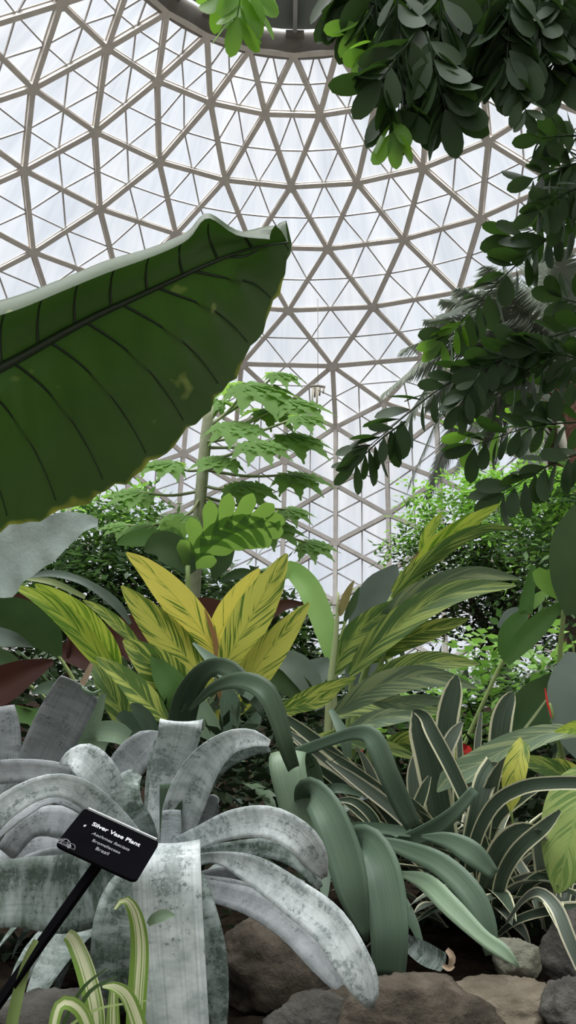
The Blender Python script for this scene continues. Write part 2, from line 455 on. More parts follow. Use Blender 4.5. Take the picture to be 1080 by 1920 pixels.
M_stem_p = mat_leaf('pale stem', (.34, .42, .20), (.42, .46, .24), .1)
M_grey_leaf = mat_leaf('broad grey green leaf', (.16, .21, .18), (.21, .265, .225), .12, .38, .5, None, 9.)
M_green = mat_leaf('mid green leaf', (.07, .16, .035), (.10, .21, .05), .3)
M_dgreen = mat_leaf('dark green leaf', (.035, .075, .025), (.06, .11, .035), .25)
M_lime = mat_leaf('light green leaf', (.22, .42, .10), (.30, .50, .14), .4)
M_bright = mat_leaf('fresh green leaf', (.18, .38, .06), (.28, .48, .09), .4)
M_maroon = mat_leaf('maroon leaf', (.05, .018, .014), (.08, .028, .02), .12, .4)
M_red = mat_plain('red petal', (.65, .03, .03), (.75, .06, .05), 50, .5)
M_tan = mat_leaf('dry leaf', (.36, .26, .17), (.48, .37, .26), .2, .8)

def base_on_bed(px, py, D):
    p = W(px, py, D); return (p[0], p[1], bedz(p[0], p[1]))
def add_leaves(root, specs, name='leaf'):
    for sp_ in specs:
        mat, pts, wd_, kw = sp_[0], sp_[1], sp_[2], dict(sp_[3]) if len(sp_) > 3 else {}
        mb = MB(); sol = kw.pop('solid', 0.); nm = kw.pop('name', name); lab = kw.pop('label', None)
        blade(mb, pts, wd_, **kw)
        o = mb.build(nm, mat, root, solid=sol)
        if lab: o['label'] = lab
def stalk(root, pts, r, mat, name='stem', k=7, n=14):
    mb = MB(); P = np.array([W(*p) for p in pts]); D = np.array([p[2] for p in pts])
    rr = np.atleast_1d(r) if np.ndim(r) else np.array([r] * len(pts))
    Q = catmull(np.hstack([P, (rr * D / F)[:, None]]), n); mb.tube(Q[:, :3], np.maximum(Q[:, 3], .0005), k)
    return mb.build(name, mat, root)
def filler(root, n, c, spread, length, width, mat, elev=(.5, 1.3), droop=.6, name='leaf', az=(0, 2 * PI), kind='filler', curl=.25):
    """extra rosette leaves arching out of the plant's own centre"""
    for _ in range(n):
        a = rng.uniform(*az); e = rng.uniform(*elev); L = length * rng.uniform(.7, 1.15); d = np.array([math.cos(a), math.sin(a), 0])
        p0 = np.asarray(c) + d * spread * rng.random() + np.array([0, 0, -.02]); C = []
        ang = e; p = p0.copy(); m = 14
        for i in range(m):
            C.append(p.copy()); p = p + (d * math.cos(ang) + ZUP * math.sin(ang)) * L / m; ang -= droop * rng.uniform(.8, 1.2) * 2.2 / m
        C = np.array(C); sd = np.cross(d, ZUP)
        S, N = frames(C, side=sd); N = np.where((N @ ZUP)[:, None] < 0, -N, N)
        w = np.array([width * prof(kind, i / (m - 1)) for i in range(m)])
        mb = MB(); mb.sheet(C, S, N, w, 4, curl); mb.build(name, mat if not isinstance(mat, (list, tuple)) else rng.choice(mat), root)

# ---- silver vase plant (front)
c0 = base_on_bed(320, 1700, 1.15)
sv = thing('silver_vase_plant', c0, 'large silver-banded bromeliad in front, fanned around the black name sign', 'plant')
T_ = .0012
add_leaves(sv, [
 (M_silver, [(322, 1650, 1.12), (314, 1600, 1.0), (310, 1583, .93), (312, 1620, .885), (317, 1720, .865), (328, 1860, .85), (338, 1990, .84)], [60, 110, 128, 128, 128, 122, 118], dict(side=RIGHT, n=30, nx=6, curl=.12, solid=T_)),
 (M_silver_dark, [(340, 1650, 1.1), (352, 1660, 1.02), (372, 1715, .97), (392, 1800, .95), (394, 1900, .94), (385, 2000, .94)], [50, 70, 74, 72, 70, 60], dict(n=24, tilt=.35, solid=T_)),
 (M_silver, [(318, 1600, 1.14), (345, 1510, 1.13), (380, 1438, 1.1), (425, 1395, 1.05), (470, 1384, 1.02), (506, 1394, 1.0)], [52, 74, 66, 46, 34, 12], dict(n=26, nx=6, curl=.28, solid=T_)),
 (M_silver_dark, [(325, 1605, 1.16), (375, 1500, 1.17), (415, 1440, 1.14), (470, 1408, 1.08), (505, 1404, 1.03)], [40, 26, 22, 22, 14], dict(n=20, tilt=.4, solid=T_)),
 (M_silver, [(322, 1600, 1.12), (375, 1570, 1.06), (440, 1545, 1.0), (505, 1542, .96), (560, 1570, .95), (590, 1608, .96), (608, 1645, .98)], [46, 40, 52, 58, 58, 50, 12], dict(n=28, nx=6, curl=.2, solid=T_)),
 (M_silver_dark, [(335, 1612, 1.15), (420, 1596, 1.1), (500, 1590, 1.06), (560, 1612, 1.04), (600, 1665, 1.03)], [34, 30, 34, 36, 14], dict(n=20, curl=.15, solid=T_)),
 (M_silver, [(335, 1625, 1.12), (400, 1608, 1.05), (475, 1632, .98), (555, 1685, .93), (618, 1735, .9), (662, 1805, .88), (686, 1855, .875), (694, 1890, .875)], [32, 20, 52, 66, 72, 70, 54, 12], dict(n=32, nx=6, curl=.16, tilt=.15, solid=T_)),
 (M_silver_grey, [(335, 1660, 1.14), (400, 1672, 1.09), (475, 1694, 1.04), (545, 1738, 1.0), (605, 1800, .97), (668, 1880, .96)], [34, 40, 50, 56, 58, 26], dict(n=24, curl=.12, tilt=-.3, solid=T_)),
 (M_silver_grey, [(335, 1650, 1.16), (385, 1655, 1.12), (450, 1664, 1.1), (500, 1680, 1.08)], [30, 26, 24, 10], dict(n=14, solid=T_)),
 (M_silver, [(302, 1620, 1.16), (302, 1540, 1.18), (316, 1450, 1.19), (334, 1385, 1.17), (339, 1357, 1.14), (342, 1356, 1.20), (345, 1372, 1.26)], [46, 52, 66, 78, 80, 80, 74], dict(n=26, side=RIGHT, nx=6, curl=.12, solid=T_)),
 (M_silver_dark, [(292, 1610, 1.2), (284, 1500, 1.22), (292, 1420, 1.23), (302, 1372, 1.23)], [30, 26, 24, 10], dict(n=18, solid=T_)),
 (M_silver_grey, [(318, 1612, 1.09), (321, 1560, 1.1), (322, 1518, 1.1)], [36, 38, 34], dict(n=12, kind='cut', curl=.3, solid=T_) | dict(kind=None)),
 (M_strap_d, [(320, 1600, 1.12), (320, 1540, 1.13), (321, 1468, 1.13)], [34, 40, 42], dict(n=12, curl=.35, solid=T_)),
 (M_silver, [(300, 1650, 1.12), (262, 1600, 1.06), (215, 1540, 1.0), (160, 1490, .95), (105, 1472, .92), (45, 1490, .90), (-10, 1530, .89), (-50, 1580, .89)], [46, 48, 48, 46, 42, 44, 50, 50], dict(n=30, nx=6, curl=.18, solid=T_)),
 (M_silver_grey, [(300, 1650, 1.14), (230, 1590, 1.06), (170, 1530, 1.0), (100, 1500, .96), (40, 1530, .93), (-20, 1580, .92)], [20, 22, 18, 14, 16, 16], dict(n=22, tilt=.5, solid=T_)),
 (M_silver, [(255, 1600, 1.16), (225, 1520, 1.13), (190, 1458, 1.1), (158, 1424, 1.09), (135, 1420, 1.1), (112, 1432, 1.12)], [20, 44, 68, 62, 36, 4], dict(n=24, nx=6, curl=.1, tilt=.2, solid=T_)),
 (M_silver_grey, [(262, 1640, 1.2), (210, 1540, 1.18), (165, 1480, 1.15), (110, 1452, 1.14), (40, 1445, 1.14), (-30, 1450, 1.15)], [60, 56, 50, 44, 44, 44], dict(n=24, curl=.15, tilt=-.2, solid=T_)),
 (M_silver_grey, [(285, 1620, 1.2), (225, 1500, 1.26), (235, 1440, 1.28), (275, 1395, 1.28), (300, 1375, 1.29)], [40, 50, 66, 56, 10], dict(n=22, nx=6, curl=.2, solid=T_)),
 (M_silver_dark, [(285, 1640, 1.16), (258, 1560, 1.13), (236, 1510, 1.12), (240, 1470, 1.13), (258, 1450, 1.15)], [50, 66, 60, 46, 20], dict(n=22, nx=6, curl=.3, solid=T_)),
 (M_silver_dark, [(300, 1640, 1.15), (215, 1655, 1.05), (130, 1675, .97), (40, 1672, .93), (-50, 1685, .92)], [70, 118, 136, 120, 110], dict(n=26, nx=6, curl=.12, wave=.06, solid=T_)),
 (M_silver_dark, [(295, 1650, 1.1), (252, 1672, 1.0), (228, 1730, .96), (222, 1810, .95), (225, 1900, .95)], [50, 92, 104, 96, 70], dict(n=24, nx=6, curl=.15, solid=T_)),
 (M_silver_grey, [(300, 1640, 1.2), (220, 1606, 1.15), (140, 1602, 1.1), (70, 1612, 1.07), (0, 1650, 1.05)], [40, 36, 30, 32, 30], dict(n=20, curl=.1, tilt=-.3, solid=T_)),
 (M_silver_grey, [(290, 1640, 1.24), (210, 1590, 1.22), (130, 1545, 1.2), (60, 1545, 1.2), (10, 1600, 1.2)], [60, 60, 60, 50, 40], dict(n=20, solid=T_)),
 (M_silver_grey, [(290, 1660, 1.25), (180, 1590, 1.25), (70, 1590, 1.22), (-20, 1640, 1.2)], [60, 70, 70, 60], dict(n=20, tilt=.5, solid=T_)),
 (M_silver_grey, [(330, 1640, 1.2), (368, 1560, 1.22), (398, 1505, 1.2), (410, 1500, 1.18)], [40, 46, 36, 10], dict(n=16, curl=.2, solid=T_)),
 (M_silver_grey, [(345, 1660, 1.22), (420, 1640, 1.2), (500, 1640, 1.16), (570, 1660, 1.15)], [36, 30, 30, 16], dict(n=16, tilt=.4, solid=T_)),
])
filler(sv, 9, W(330, 1690, 1.16), .03, .26, .055, [M_silver_dark], (.1, .9), .9, az=(2.6, 4.4))  # dark leaf colour carries the shade on these lower leaves
# ---- silver plant at the left edge
sl_ = thing('silver_vase_plant', base_on_bed(20, 1560, 1.38), 'grey bromeliad at the left edge behind the sign, leaves upright', 'plant')
add_leaves(sl_, [
 (M_silver_grey, [(45, 1560, 1.34), (70, 1450, 1.34), (105, 1370, 1.32), (142, 1300, 1.29), (152, 1284, 1.26)], [66, 84, 92, 88, 80], dict(n=24, nx=6, curl=.14, solid=T_)),
 (M_silver_grey, [(-5, 1560, 1.4), (8, 1450, 1.4), (10, 1370, 1.4), (6, 1324, 1.4)], [60, 58, 54, 40], dict(n=18, nx=6, curl=.16, solid=T_)),
 (M_silver_grey, [(40, 1580, 1.3), (38, 1520, 1.27), (10, 1480, 1.23), (-40, 1470, 1.2)], [50, 60, 66, 60], dict(n=18, tilt=.4, solid=T_)),
 (M_strap_p, [(150, 1285, 1.265), (160, 1296, 1.255), (176, 1301, 1.255), (189, 1293, 1.26)], [6, 9, 9, 4], dict(n=10, tilt=.9, solid=T_)),
])
filler(sl_, 10, W(70, 1600, 1.38), .05, .2, .06, [M_silver_dark], (.0, .9), .9, az=(3.4, 6.2))  # low leaves given the dark colour so they look shaded
# ---- green bromeliad right of it
gb = thing('green_bromeliad', base_on_bed(610, 1640, 1.42), 'plain green bromeliad whose wide smooth leaves arch over the rocks in the middle', 'plant')
add_leaves(gb, [
 (M_strap_p, [(600, 1600, 1.5), (575, 1450, 1.46), (545, 1407, 1.38), (538, 1430, 1.33), (552, 1500, 1.31), (570, 1580, 1.3), (590, 1660, 1.3)], [50, 58, 66, 68, 64, 58, 48], dict(n=28, side=RIGHT, nx=6, curl=.16, solid=T_)),
 (M_strap, [(590, 1600, 1.42), (575, 1510, 1.34), (582, 1484, 1.25), (612, 1520, 1.2), (644, 1600, 1.17), (664, 1680, 1.15), (688, 1765, 1.15)], [40, 44, 54, 64, 70, 58, 6], dict(n=30, nx=6, curl=.2, tilt=.1, solid=T_)),
 (M_strap, [(625, 1650, 1.4), (650, 1598, 1.32), (682, 1580, 1.24), (708, 1620, 1.2), (724, 1690, 1.17), (730, 1760, 1.15), (728, 1835, 1.15)], [36, 46, 66, 78, 78, 70, 62], dict(n=30, nx=6, curl=.22, solid=T_)),
 (M_strap_d, [(335, 1430, 1.5), (345, 1330, 1.46), (372, 1270, 1.4), (410, 1248, 1.36), (450, 1272, 1.33), (495, 1345, 1.3)], [40, 52, 40, 32, 34, 6], dict(n=26, curl=.2, solid=T_)),
 (M_strap_d, [(352, 1335, 1.42), (400, 1290, 1.36), (452, 1276, 1.3), (497, 1296, 1.27), (522, 1350, 1.26), (537, 1402, 1.26), (550, 1440, 1.28)], [6, 20, 32, 40, 36, 30, 24], dict(n=26, curl=.18, tilt=-.2, solid=T_)),
 (M_strap, [(362, 1205, 1.45), (400, 1240, 1.4), (440, 1275, 1.35), (480, 1300, 1.3)], [4, 22, 34, 34], dict(n=18, curl=.15)),
 (M_strap, [(500, 1445, 1.42), (560, 1412, 1.38), (620, 1388, 1.34), (668, 1374, 1.31), (700, 1386, 1.28), (728, 1450, 1.27), (755, 1510, 1.28), (775, 1550, 1.29)], [16, 22, 20, 26, 40, 40, 38, 30], dict(n=32, curl=.15, tilt=.1, solid=T_)),
 (M_strap, [(700, 1572, 1.3), (760, 1592, 1.25), (825, 1620, 1.2), (880, 1672, 1.16), (908, 1730, 1.14), (922, 1790, 1.13)], [10, 30, 42, 48, 44, 24], dict(n=26, curl=.15, solid=T_)),
 (M_strap_p, [(752, 1638, 1.25), (800, 1656, 1.2), (848, 1702, 1.14), (905, 1757, 1.09), (945, 1785, 1.06), (973, 1813, 1.05)], [10, 34, 38, 28, 26, 4], dict(n=24, curl=.12, solid=T_)),
 (M_strap, [(790, 1568, 1.3), (840, 1576, 1.26), (885, 1600, 1.23), (928, 1640, 1.22)], [6, 30, 44, 22], dict(n=18, curl=.15, solid=T_)),
 (M_strap, [(738, 1585, 1.34), (800, 1562, 1.32), (850, 1525, 1.3), (890, 1480, 1.3)], [24, 36, 26, 20], dict(n=18, curl=.2, tilt=.3, solid=T_)),
 (M_strap, [(640, 1556, 1.36), (700, 1552, 1.34), (770, 1560, 1.33)], [26, 20, 18], dict(n=12, curl=.2)),
 (M_strap, [(620, 1330, 1.45), (645, 1380, 1.42), (652, 1420, 1.42)], [10, 22, 14], dict(n=12, curl=.2)),
 (M_strap, [(330, 1410, 1.5), (345, 1360, 1.48), (352, 1330, 1.46), (348, 1318, 1.45)], [30, 34, 26, 8], dict(n=14, curl=.2)),
 (M_strap_p, [(410, 1420, 1.55), (395, 1370, 1.55), (372, 1325, 1.55), (364, 1305, 1.55)], [40, 42, 38, 20], dict(n=14, curl=.2)),
 (M_strap, [(425, 1400, 1.6), (432, 1350, 1.6), (430, 1310, 1.6), (424, 1290, 1.6)], [20, 36, 36, 10], dict(n=14, curl=.2)),
 (M_strap, [(440, 1400, 1.58), (470, 1365, 1.58), (490, 1330, 1.58)], [24, 28, 10], dict(n=14, curl=.2)),
 (M_strap_p, [(200, 1400, 1.5), (165, 1385, 1.48), (180, 1372, 1.46), (215, 1372, 1.45), (240, 1385, 1.45)], [20, 30, 34, 40, 30], dict(n=18, curl=.25)),
 (M_strap, [(300, 1420, 1.55), (262, 1372, 1.53), (230, 1345, 1.5), (218, 1348, 1.48)], [30, 38, 30, 6], dict(n=16, curl=.25)),
 (M_strap, [(290, 1410, 1.5), (280, 1360, 1.48), (258, 1330, 1.46), (245, 1320, 1.45)], [22, 30, 24, 6], dict(n=16, curl=.25)),
])
filler(gb, 14, W(560, 1600, 1.45), .06, .34, .04, [M_strap_d, M_strap, M_silver_dark], (.3, 1.3), .8, az=(.3, 6))

# ---- cream-edged bromeliads
V = [
 (M_var, [(850, 1680, 1.5), (828, 1540, 1.5), (806, 1430, 1.5), (788, 1365, 1.5), (776, 1332, 1.5)], [46, 54, 56, 46, 8], dict(n=22, curl=.3)),
 (M_var, [(776, 1332, 1.5), (796, 1342, 1.49), (812, 1372, 1.47), (848, 1440, 1.44), (884, 1520, 1.42), (912, 1596, 1.41)], [8, 26, 32, 32, 28, 24], dict(n=22, curl=.25, tilt=.5)),
 (M_var, [(838, 1560, 1.62), (834, 1440, 1.62), (838, 1355, 1.62), (850, 1295, 1.62), (856, 1266, 1.62)], [30, 34, 42, 36, 8], dict(n=20, curl=.3)),
 (M_var_g, [(825, 1460, 1.56), (838, 1405, 1.55), (852, 1375, 1.55), (867, 1353, 1.55)], [18, 26, 24, 6], dict(n=14, curl=.25)),
 (M_var, [(940, 1460, 1.5), (936, 1400, 1.5), (942, 1345, 1.5), (955, 1310, 1.5), (963, 1297, 1.5)], [32, 40, 40, 26, 5], dict(n=20, curl=.35)),
 (M_var_g, [(906, 1440, 1.46), (925, 1434, 1.44), (945, 1438, 1.43), (957, 1446, 1.43)], [10, 16, 14, 4], dict(n=12, tilt=.6)),
 (M_var, [(928, 1434, 1.44), (908, 1468, 1.41), (893, 1530, 1.4), (876, 1610, 1.42), (865, 1680, 1.44)], [42, 42, 36, 32, 28], dict(n=20, curl=.25)),
 (M_var_g, [(800, 1600, 1.55), (782, 1520, 1.55), (775, 1455, 1.55), (782, 1404, 1.55)], [22, 26, 26, 10], dict(n=16, curl=.3)),
 (M_var, [(770, 1600, 1.48), (775, 1540, 1.47), (795, 1480, 1.46), (806, 1455, 1.46)], [24, 26, 20, 6], dict(n=16, curl=.3)),
 (M_var_g, [(893, 1470, 1.62), (896, 1390, 1.62), (902, 1335, 1.62)], [10, 14, 5], dict(n=12, curl=.3)),
 (M_var_g, [(862, 1470, 1.7), (862, 1400, 1.7), (860, 1330, 1.7)], [10, 12, 4], dict(n=12, curl=.3)),
 (M_var, [(880, 1700, 1.42), (888, 1590, 1.38), (925, 1510, 1.34), (980, 1476, 1.3), (1040, 1468, 1.26), (1110, 1468, 1.2)], [24, 24, 26, 26, 26, 26], dict(n=24, curl=.25)),
 (M_var, [(905, 1730, 1.36), (915, 1650, 1.33), (940, 1588, 1.3), (975, 1558, 1.28), (1010, 1552, 1.26)], [30, 38, 40, 34, 10], dict(n=22, curl=.3)),
 (M_var, [(930, 1720, 1.32), (940, 1650, 1.3), (970, 1595, 1.27), (1020, 1550, 1.25), (1050, 1520, 1.24)], [22, 26, 28, 26, 8], dict(n=22, curl=.25)),
 (M_var, [(905, 1590, 1.48), (930, 1530, 1.47), (975, 1495, 1.46), (1010, 1480, 1.46)], [30, 32, 24, 6], dict(n=18, curl=.25)),
]
vb = thing('cream_edged_bromeliad', base_on_bed(870, 1760, 1.48), 'dark strap-leaved bromeliad with cream leaf edges, upright tips, behind the small pale stone', 'plant')
add_leaves(vb, V)
filler(vb, 40, W(880, 1690, 1.52), .08, .34, .03, [M_var, M_var, M_var_g], (.5, 1.45), .55)
filler(vb, 26, W(900, 1710, 1.46), .09, .24, .03, [M_var, M_var_g], (.2, 1.2), .5)
vl = thing('cream_edged_bromeliad', base_on_bed(740, 1640, 1.62), 'cream-edged bromeliad left of the upright one, long leaves sweeping up to the left', 'plant')
add_leaves(vl, [(M_var_g if i % 2 else M_var, [(x0, y0, d0 + .0), (x0 + 60, y0 + 42, d0), (x0 + 140, y0 + 105, d0 + .02), (x0 + 205, y0 + 175, d0 + .04), (x0 + 265, y0 + 270, d0 + .06)], [6, 22, 26, 26, 22], dict(n=22, curl=.3, tilt=tl_))
   for i, (x0, y0, d0, tl_) in enumerate([(505, 1325, 1.5, .2), (540, 1372, 1.52, -.1), (600, 1400, 1.5, .3), (612, 1425, 1.47, 0), (570, 1420, 1.54, .4), (520, 1360, 1.56, .2), (640, 1500, 1.45, .2)])])
add_leaves(vl, [(M_var, [(628, 1500, 1.42), (665, 1503, 1.41), (700, 1535, 1.42), (715, 1580, 1.44)], [4, 16, 20, 16], dict(n=16, curl=.3)),
   (M_strap, [(590, 1482, 1.46), (640, 1478, 1.45), (680, 1492, 1.46)], [16, 18, 6], dict(n=12, curl=.3))])
filler(vl, 18, W(745, 1620, 1.6), .07, .3, .024, [M_var, M_var_g], (.5, 1.4), .5)
vr = thing('cream_edged_bromeliad', base_on_bed(1050, 1800, 1.3), 'cream-edged bromeliad at the right edge, its low leaves bent over the stones', 'plant')
add_leaves(vr, [
 (M_var_g, [(950, 1730, 1.22), (978, 1690, 1.18), (1010, 1672, 1.14), (1042, 1700, 1.11), (1065, 1755, 1.09), (1090, 1815, 1.08)], [5, 10, 18, 26, 28, 24], dict(n=24, curl=.25)),
 (M_var, [(925, 1760, 1.3), (970, 1725, 1.27), (1030, 1707, 1.25), (1100, 1700, 1.24)], [6, 14, 18, 18], dict(n=18, curl=.25)),
 (M_var, [(970, 1690, 1.36), (1000, 1650, 1.34), (1040, 1640, 1.32), (1090, 1650, 1.3)], [16, 20, 22, 20], dict(n=18, curl=.25)),
])
filler(vr, 34, W(1030, 1710, 1.42), .1, .28, .03, [M_var, M_var_g], (.3, 1.4), .55)

# ---- spider plant at bottom left
M_spider = mat_spider('striped spider leaf')
spd = thing('spider_plant', base_on_bed(190, 1960, .80), 'small spider plant with white-striped yellow-green leaves at the bottom left', 'plant')
add_leaves(spd, [
 (M_spider, [(250, 1990, .80), (256, 1880, .80), (262, 1780, .80), (255, 1720, .79), (240, 1690, .78), (226, 1690, .775), (215, 1705, .77)], [32, 36, 34, 27, 18, 10, 5], dict(n=26, curl=.25)),
 (M_spider, [(180, 1990, .82), (178, 1900, .82), (160, 1820, .83), (138, 1765, .84), (125, 1752, .84)], [34, 36, 34, 28, 22], dict(n=22, curl=.3)),
 (M_spider, [(272, 1990, .77), (262, 1930, .77), (240, 1870, .765), (215, 1850, .76), (192, 1850, .755)], [30, 30, 26, 18, 5], dict(n=20, curl=.25)),
 (M_spider, [(180, 1990, .76), (160, 1910, .755), (135, 1882, .75), (112, 1885, .745), (100, 1930, .74), (98, 1990, .74)], [24, 26, 24, 22, 20, 18], dict(n=22, curl=.25)),
 (M_spider, [(215, 1990, .81), (212, 1920, .81), (213, 1855, .81)], [24, 26, 16], dict(n=14, curl=.3)),
 (M_strap_p, [(278, 1733, .8), (290, 1722, .79), (310, 1715, .785), (328, 1717, .78)], [8, 18, 20, 4], dict(n=12, curl=.3)),
 (M_stem, [(60, 1990, .78), (165, 1900, .78), (275, 1876, .78)], [6, 5, 2], dict(n=14)),
 (M_dgreen, [(120, 1990, .79), (160, 1870, .79), (220, 1830, .79)], [8, 8, 2], dict(n=14)),
 (M_dgreen, [(100, 1960, .8), (150, 1860, .8), (200, 1815, .8)], [8, 7, 2], dict(n=14)),
 (M_stem, [(10, 1990, .83), (30, 1880, .83), (52, 1800, .83), (68, 1762, .83)], [22, 22, 18, 10], dict(n=16, curl=.3)),
])

# ---- name sign on its stake
M_black = mat_plain('black plastic', (.004, .004, .005), (.005, .005, .006), 30, .9, 0.)
M_white = mat_plain('white engraving', (.62, .62, .64), None, 10, .6)
M_dim = mat_plain('grey engraving', (.30, .30, .32), None, 10, .6)
TL, TR, BL = W(159, 1514, .86), W(300, 1578, .85), W(120, 1586, .80)
ex = unit(TR - TL); ey = unit(TL - BL); ey = unit(ey - ex * (ex @ ey)); ez = np.cross(ex, ey)
SW, SH = np.linalg.norm(TR - TL), np.linalg.norm(TL - BL) * 1.04
ctr = TL + ex * SW / 2 - ey * SH / 2
sg = thing('plant_sign', base_on_bed(40, 1860, .86), 'black name sign reading Silver Vase Plant, tilted on a stake', 'sign')
mb = MB(); rc = .006; out = []
for cx, cy, a0 in ((SW / 2 - rc, SH / 2 - rc, 0), (-SW / 2 + rc, SH / 2 - rc, 90), (-SW / 2 + rc, -SH / 2 + rc, 180), (SW / 2 - rc, -SH / 2 + rc, 270)):
    for q in range(5):
        a = math.radians(a0 + q * 22.5); out.append((cx + rc * math.cos(a), cy + rc * math.sin(a)))
n_ = len(out)
Vs = [ctr + ex * x + ey * y + ez * z for z in (0, -.003) for x, y in out]
mb.add(Vs, [tuple(range(n_)), tuple(range(2 * n_ - 1, n_ - 1, -1))] + [(i, i + n_, (i + 1) % n_ + n_, (i + 1) % n_) for i in range(n_)], [(0, 0)] * 2 * n_)
plq = mb.build('plaque', M_black, sg, smooth=False)
mb = MB(); mb.bar(ctr + ex * (-SW / 2 + .004) + ey * (SH / 2 - .0006), ctr + ex * (SW / 2 - .004) + ey * (SH / 2 - .0006), ez, .0042, ey, .0016)  # thin pale bar along the top edge of the plaque
ob = mb.build('edge', mat_plain('pale plaque edge', (.55, .57, .57), None, 10, .5), sg, smooth=False); ob['label'] = 'pale top edge'
mb = MB(); A, B = ctr - ey * SH * .3 + ex * .002 - ez * .004, W(62, 1790, .83); A2 = A
dirv = unit(B - A); B2 = A + dirv * (np.linalg.norm(B - A) + .16)
sv_ = unit(np.cross(dirv, ez)); mb.bar(A2, B2, sv_, .019, np.cross(sv_, dirv), .004)
mb.build('stake', M_black, sg, smooth=False)
def text(body, x, y, wid, mat, shear=0., off=0.):
    cu = bpy.data.curves.new('lettering', 'FONT'); cu.body = body; cu.size = .008; cu.extrude = .0002; cu.shear = shear; cu.offset = off; cu.align_x = 'CENTER'; cu.align_y = 'CENTER'
    tmp = bpy.data.objects.new('lettering', cu); COL.objects.link(tmp); bpy.context.view_layer.update()
    me = bpy.data.meshes.new_from_object(tmp.evaluated_get(bpy.context.evaluated_depsgraph_get())); me.name = 'lettering'
    bpy.data.objects.remove(tmp); me.materials.clear()
    xs_ = [v_.co.x for v_ in me.vertices]; sc_ = wid / (max(xs_) - min(xs_))
    for v_ in me.vertices: v_.co.x *= sc_; v_.co.y *= sc_
    me.materials.append(mat)
    o = bpy.data.objects.new('lettering', me); COL.objects.link(o)
    p = ctr + ex * x + ey * y + ez * .0006
    p = p - np.array(sg.location)
    o.parent = sg
    o.matrix_local = Matrix(((ex[0], ey[0], ez[0], p[0]), (ex[1], ey[1], ez[1], p[1]), (ex[2], ey[2], ez[2], p[2]), (0, 0, 0, 1)))
text('Silver Vase Plant', SW * .012, SH * .22, SW * .62, M_white, 0, .00016)
text('Aechmea fasciata', SW * .006, SH * .03, SW * .48, M_dim, .25)
text('Bromeliaceae', -SW * .002, -SH * .11, SW * .35, M_dim)
text('Brazil', -SW * .008, -SH * .235, SW * .16, M_dim)
mb = MB()
def arc(cx, cy, rx, ry, a0=0, a1=PI, r=.00028):
    mb.tube([ctr + ex * (cx + rx * math.cos(a)) + ey * (cy + ry * math.sin(a)) + ez * .0006 for a in np.linspace(a0, a1, 16)], r, 4)
lx, ly = -SW * .41, -SH * .45
arc(lx - .001, ly, .0062, .0085); arc(lx - .0065, ly, .0038, .0058, .8, PI); arc(lx + .0065, ly, .0042, .0062, 0, 2.2)
arc(lx - .001, ly, .0032, .0085); arc(lx - .001, ly + .003, .0058, .0012, 0, 2 * PI, .0002); arc(lx + .005, ly + .001, .0012, .0022, 0, 2 * PI, .0005)
mb.bar(ctr + ex * (lx - .0105) + ey * ly + ez * .0006, ctr + ex * (lx + .0105) + ey * ly + ez * .0006, ey, .0005, ez, .0003)
mb.build('emblem', M_dim, sg)
mb = MB(); mb.tube([ctr + ex * (-SW * .355 + .0006 * math.sin(q)) + ey * (SH * .10 + .0012 * q) + ez * .0007 for q in (-1, -.3, .4, 1.2, 2)], [.0006, .0012, .0010, .0006, .0002], 6)
mb.build('mark', M_white, sg)

# ---- rocks
M_rock = mat_plain('brown rock', (.05, .042, .031), (.125, .105, .08), 24, .9, .15, 1.)
M_rock2 = mat_plain('tan rock', (.12, .10, .07), (.20, .17, .125), 30, .85, .2, .9)
M_rock3 = mat_plain('grey green rock', (.17, .17, .125), (.23, .23, .175), 34, .8, .2, .8)
M_rock4 = mat_plain('dark grey rock', (.06, .058, .05), (.11, .105, .09), 30, .85, .2, 1.)
def rock(px, py, D, rx, ry, rz, mat, label, seed, rot=0., sharp=.3):
    import mathutils.noise as mn
    c = W(px, py, D); n1, n2 = 48, 72; V = []
    r_ = random.Random(seed); pl = [(unit(np.array([r_.gauss(0, 1), r_.gauss(0, 1), r_.gauss(0, 1)])), r_.uniform(.66, .95)) for _ in range(16)]
    cr, sr = math.cos(rot), math.sin(rot)
    for i in range(n1 + 1):
        for j in range(n2):
            th, ph = PI * i / n1, 2 * PI * j / n2
            d = np.array([math.sin(th) * math.cos(ph), math.sin(th) * math.sin(ph), math.cos(th)])
            r = 1.0
            for nn, h in pl:
                dn = d @ nn
                if dn > .05: r = min(r, h / dn)
            r = r * (1 - sharp * .0) + .10 * mn.noise(Vector(d * 2.2) + Vector((seed, 0, 0))) + .05 * mn.noise(Vector(d * 6) + Vector((0, seed, 0))) + .04 * mn.noise(Vector(d * 13) + Vector((0, 0, seed))) + .02 * mn.noise(Vector(d * 30))
            q = d * r * np.array([rx, ry, rz]); q = np.array([q[0] * cr - q[1] * sr, q[0] * sr + q[1] * cr, q[2]]); V.append(q)
    mb = MB(); V = [v + c for v in V]
    mb.add(V, [(i * n2 + j, (i + 1) * n2 + j, (i + 1) * n2 + (j + 1) % n2, i * n2 + (j + 1) % n2) for i in range(n1) for j in range(n2)], [(0, 0)] * len(V))
    o = mb.build('rock', mat); tag(o, label, 'rock')
rock(735, 1935, .95, .135, .07, .062, M_rock, 'large rough brown rock at the bottom edge under the silver leaf tip', 3)
rock(960, 1905, 1.08, .10, .07, .05, M_rock2, 'wide tan rock at the bottom right below the small pale stone', 5, .2)
rock(970, 1802, 1.16, .036, .03, .036, M_rock3, 'small pale grey-green stone touched by a green leaf tip', 8, .4)
rock(1068, 1790, 1.2, .045, .04, .06, M_rock4, 'dark upright stone at the right edge beside the small pale stone', 11)
rock(1085, 1905, 1.02, .045, .05, .045, M_rock4, 'dark grey stone in the bottom right corner', 14)
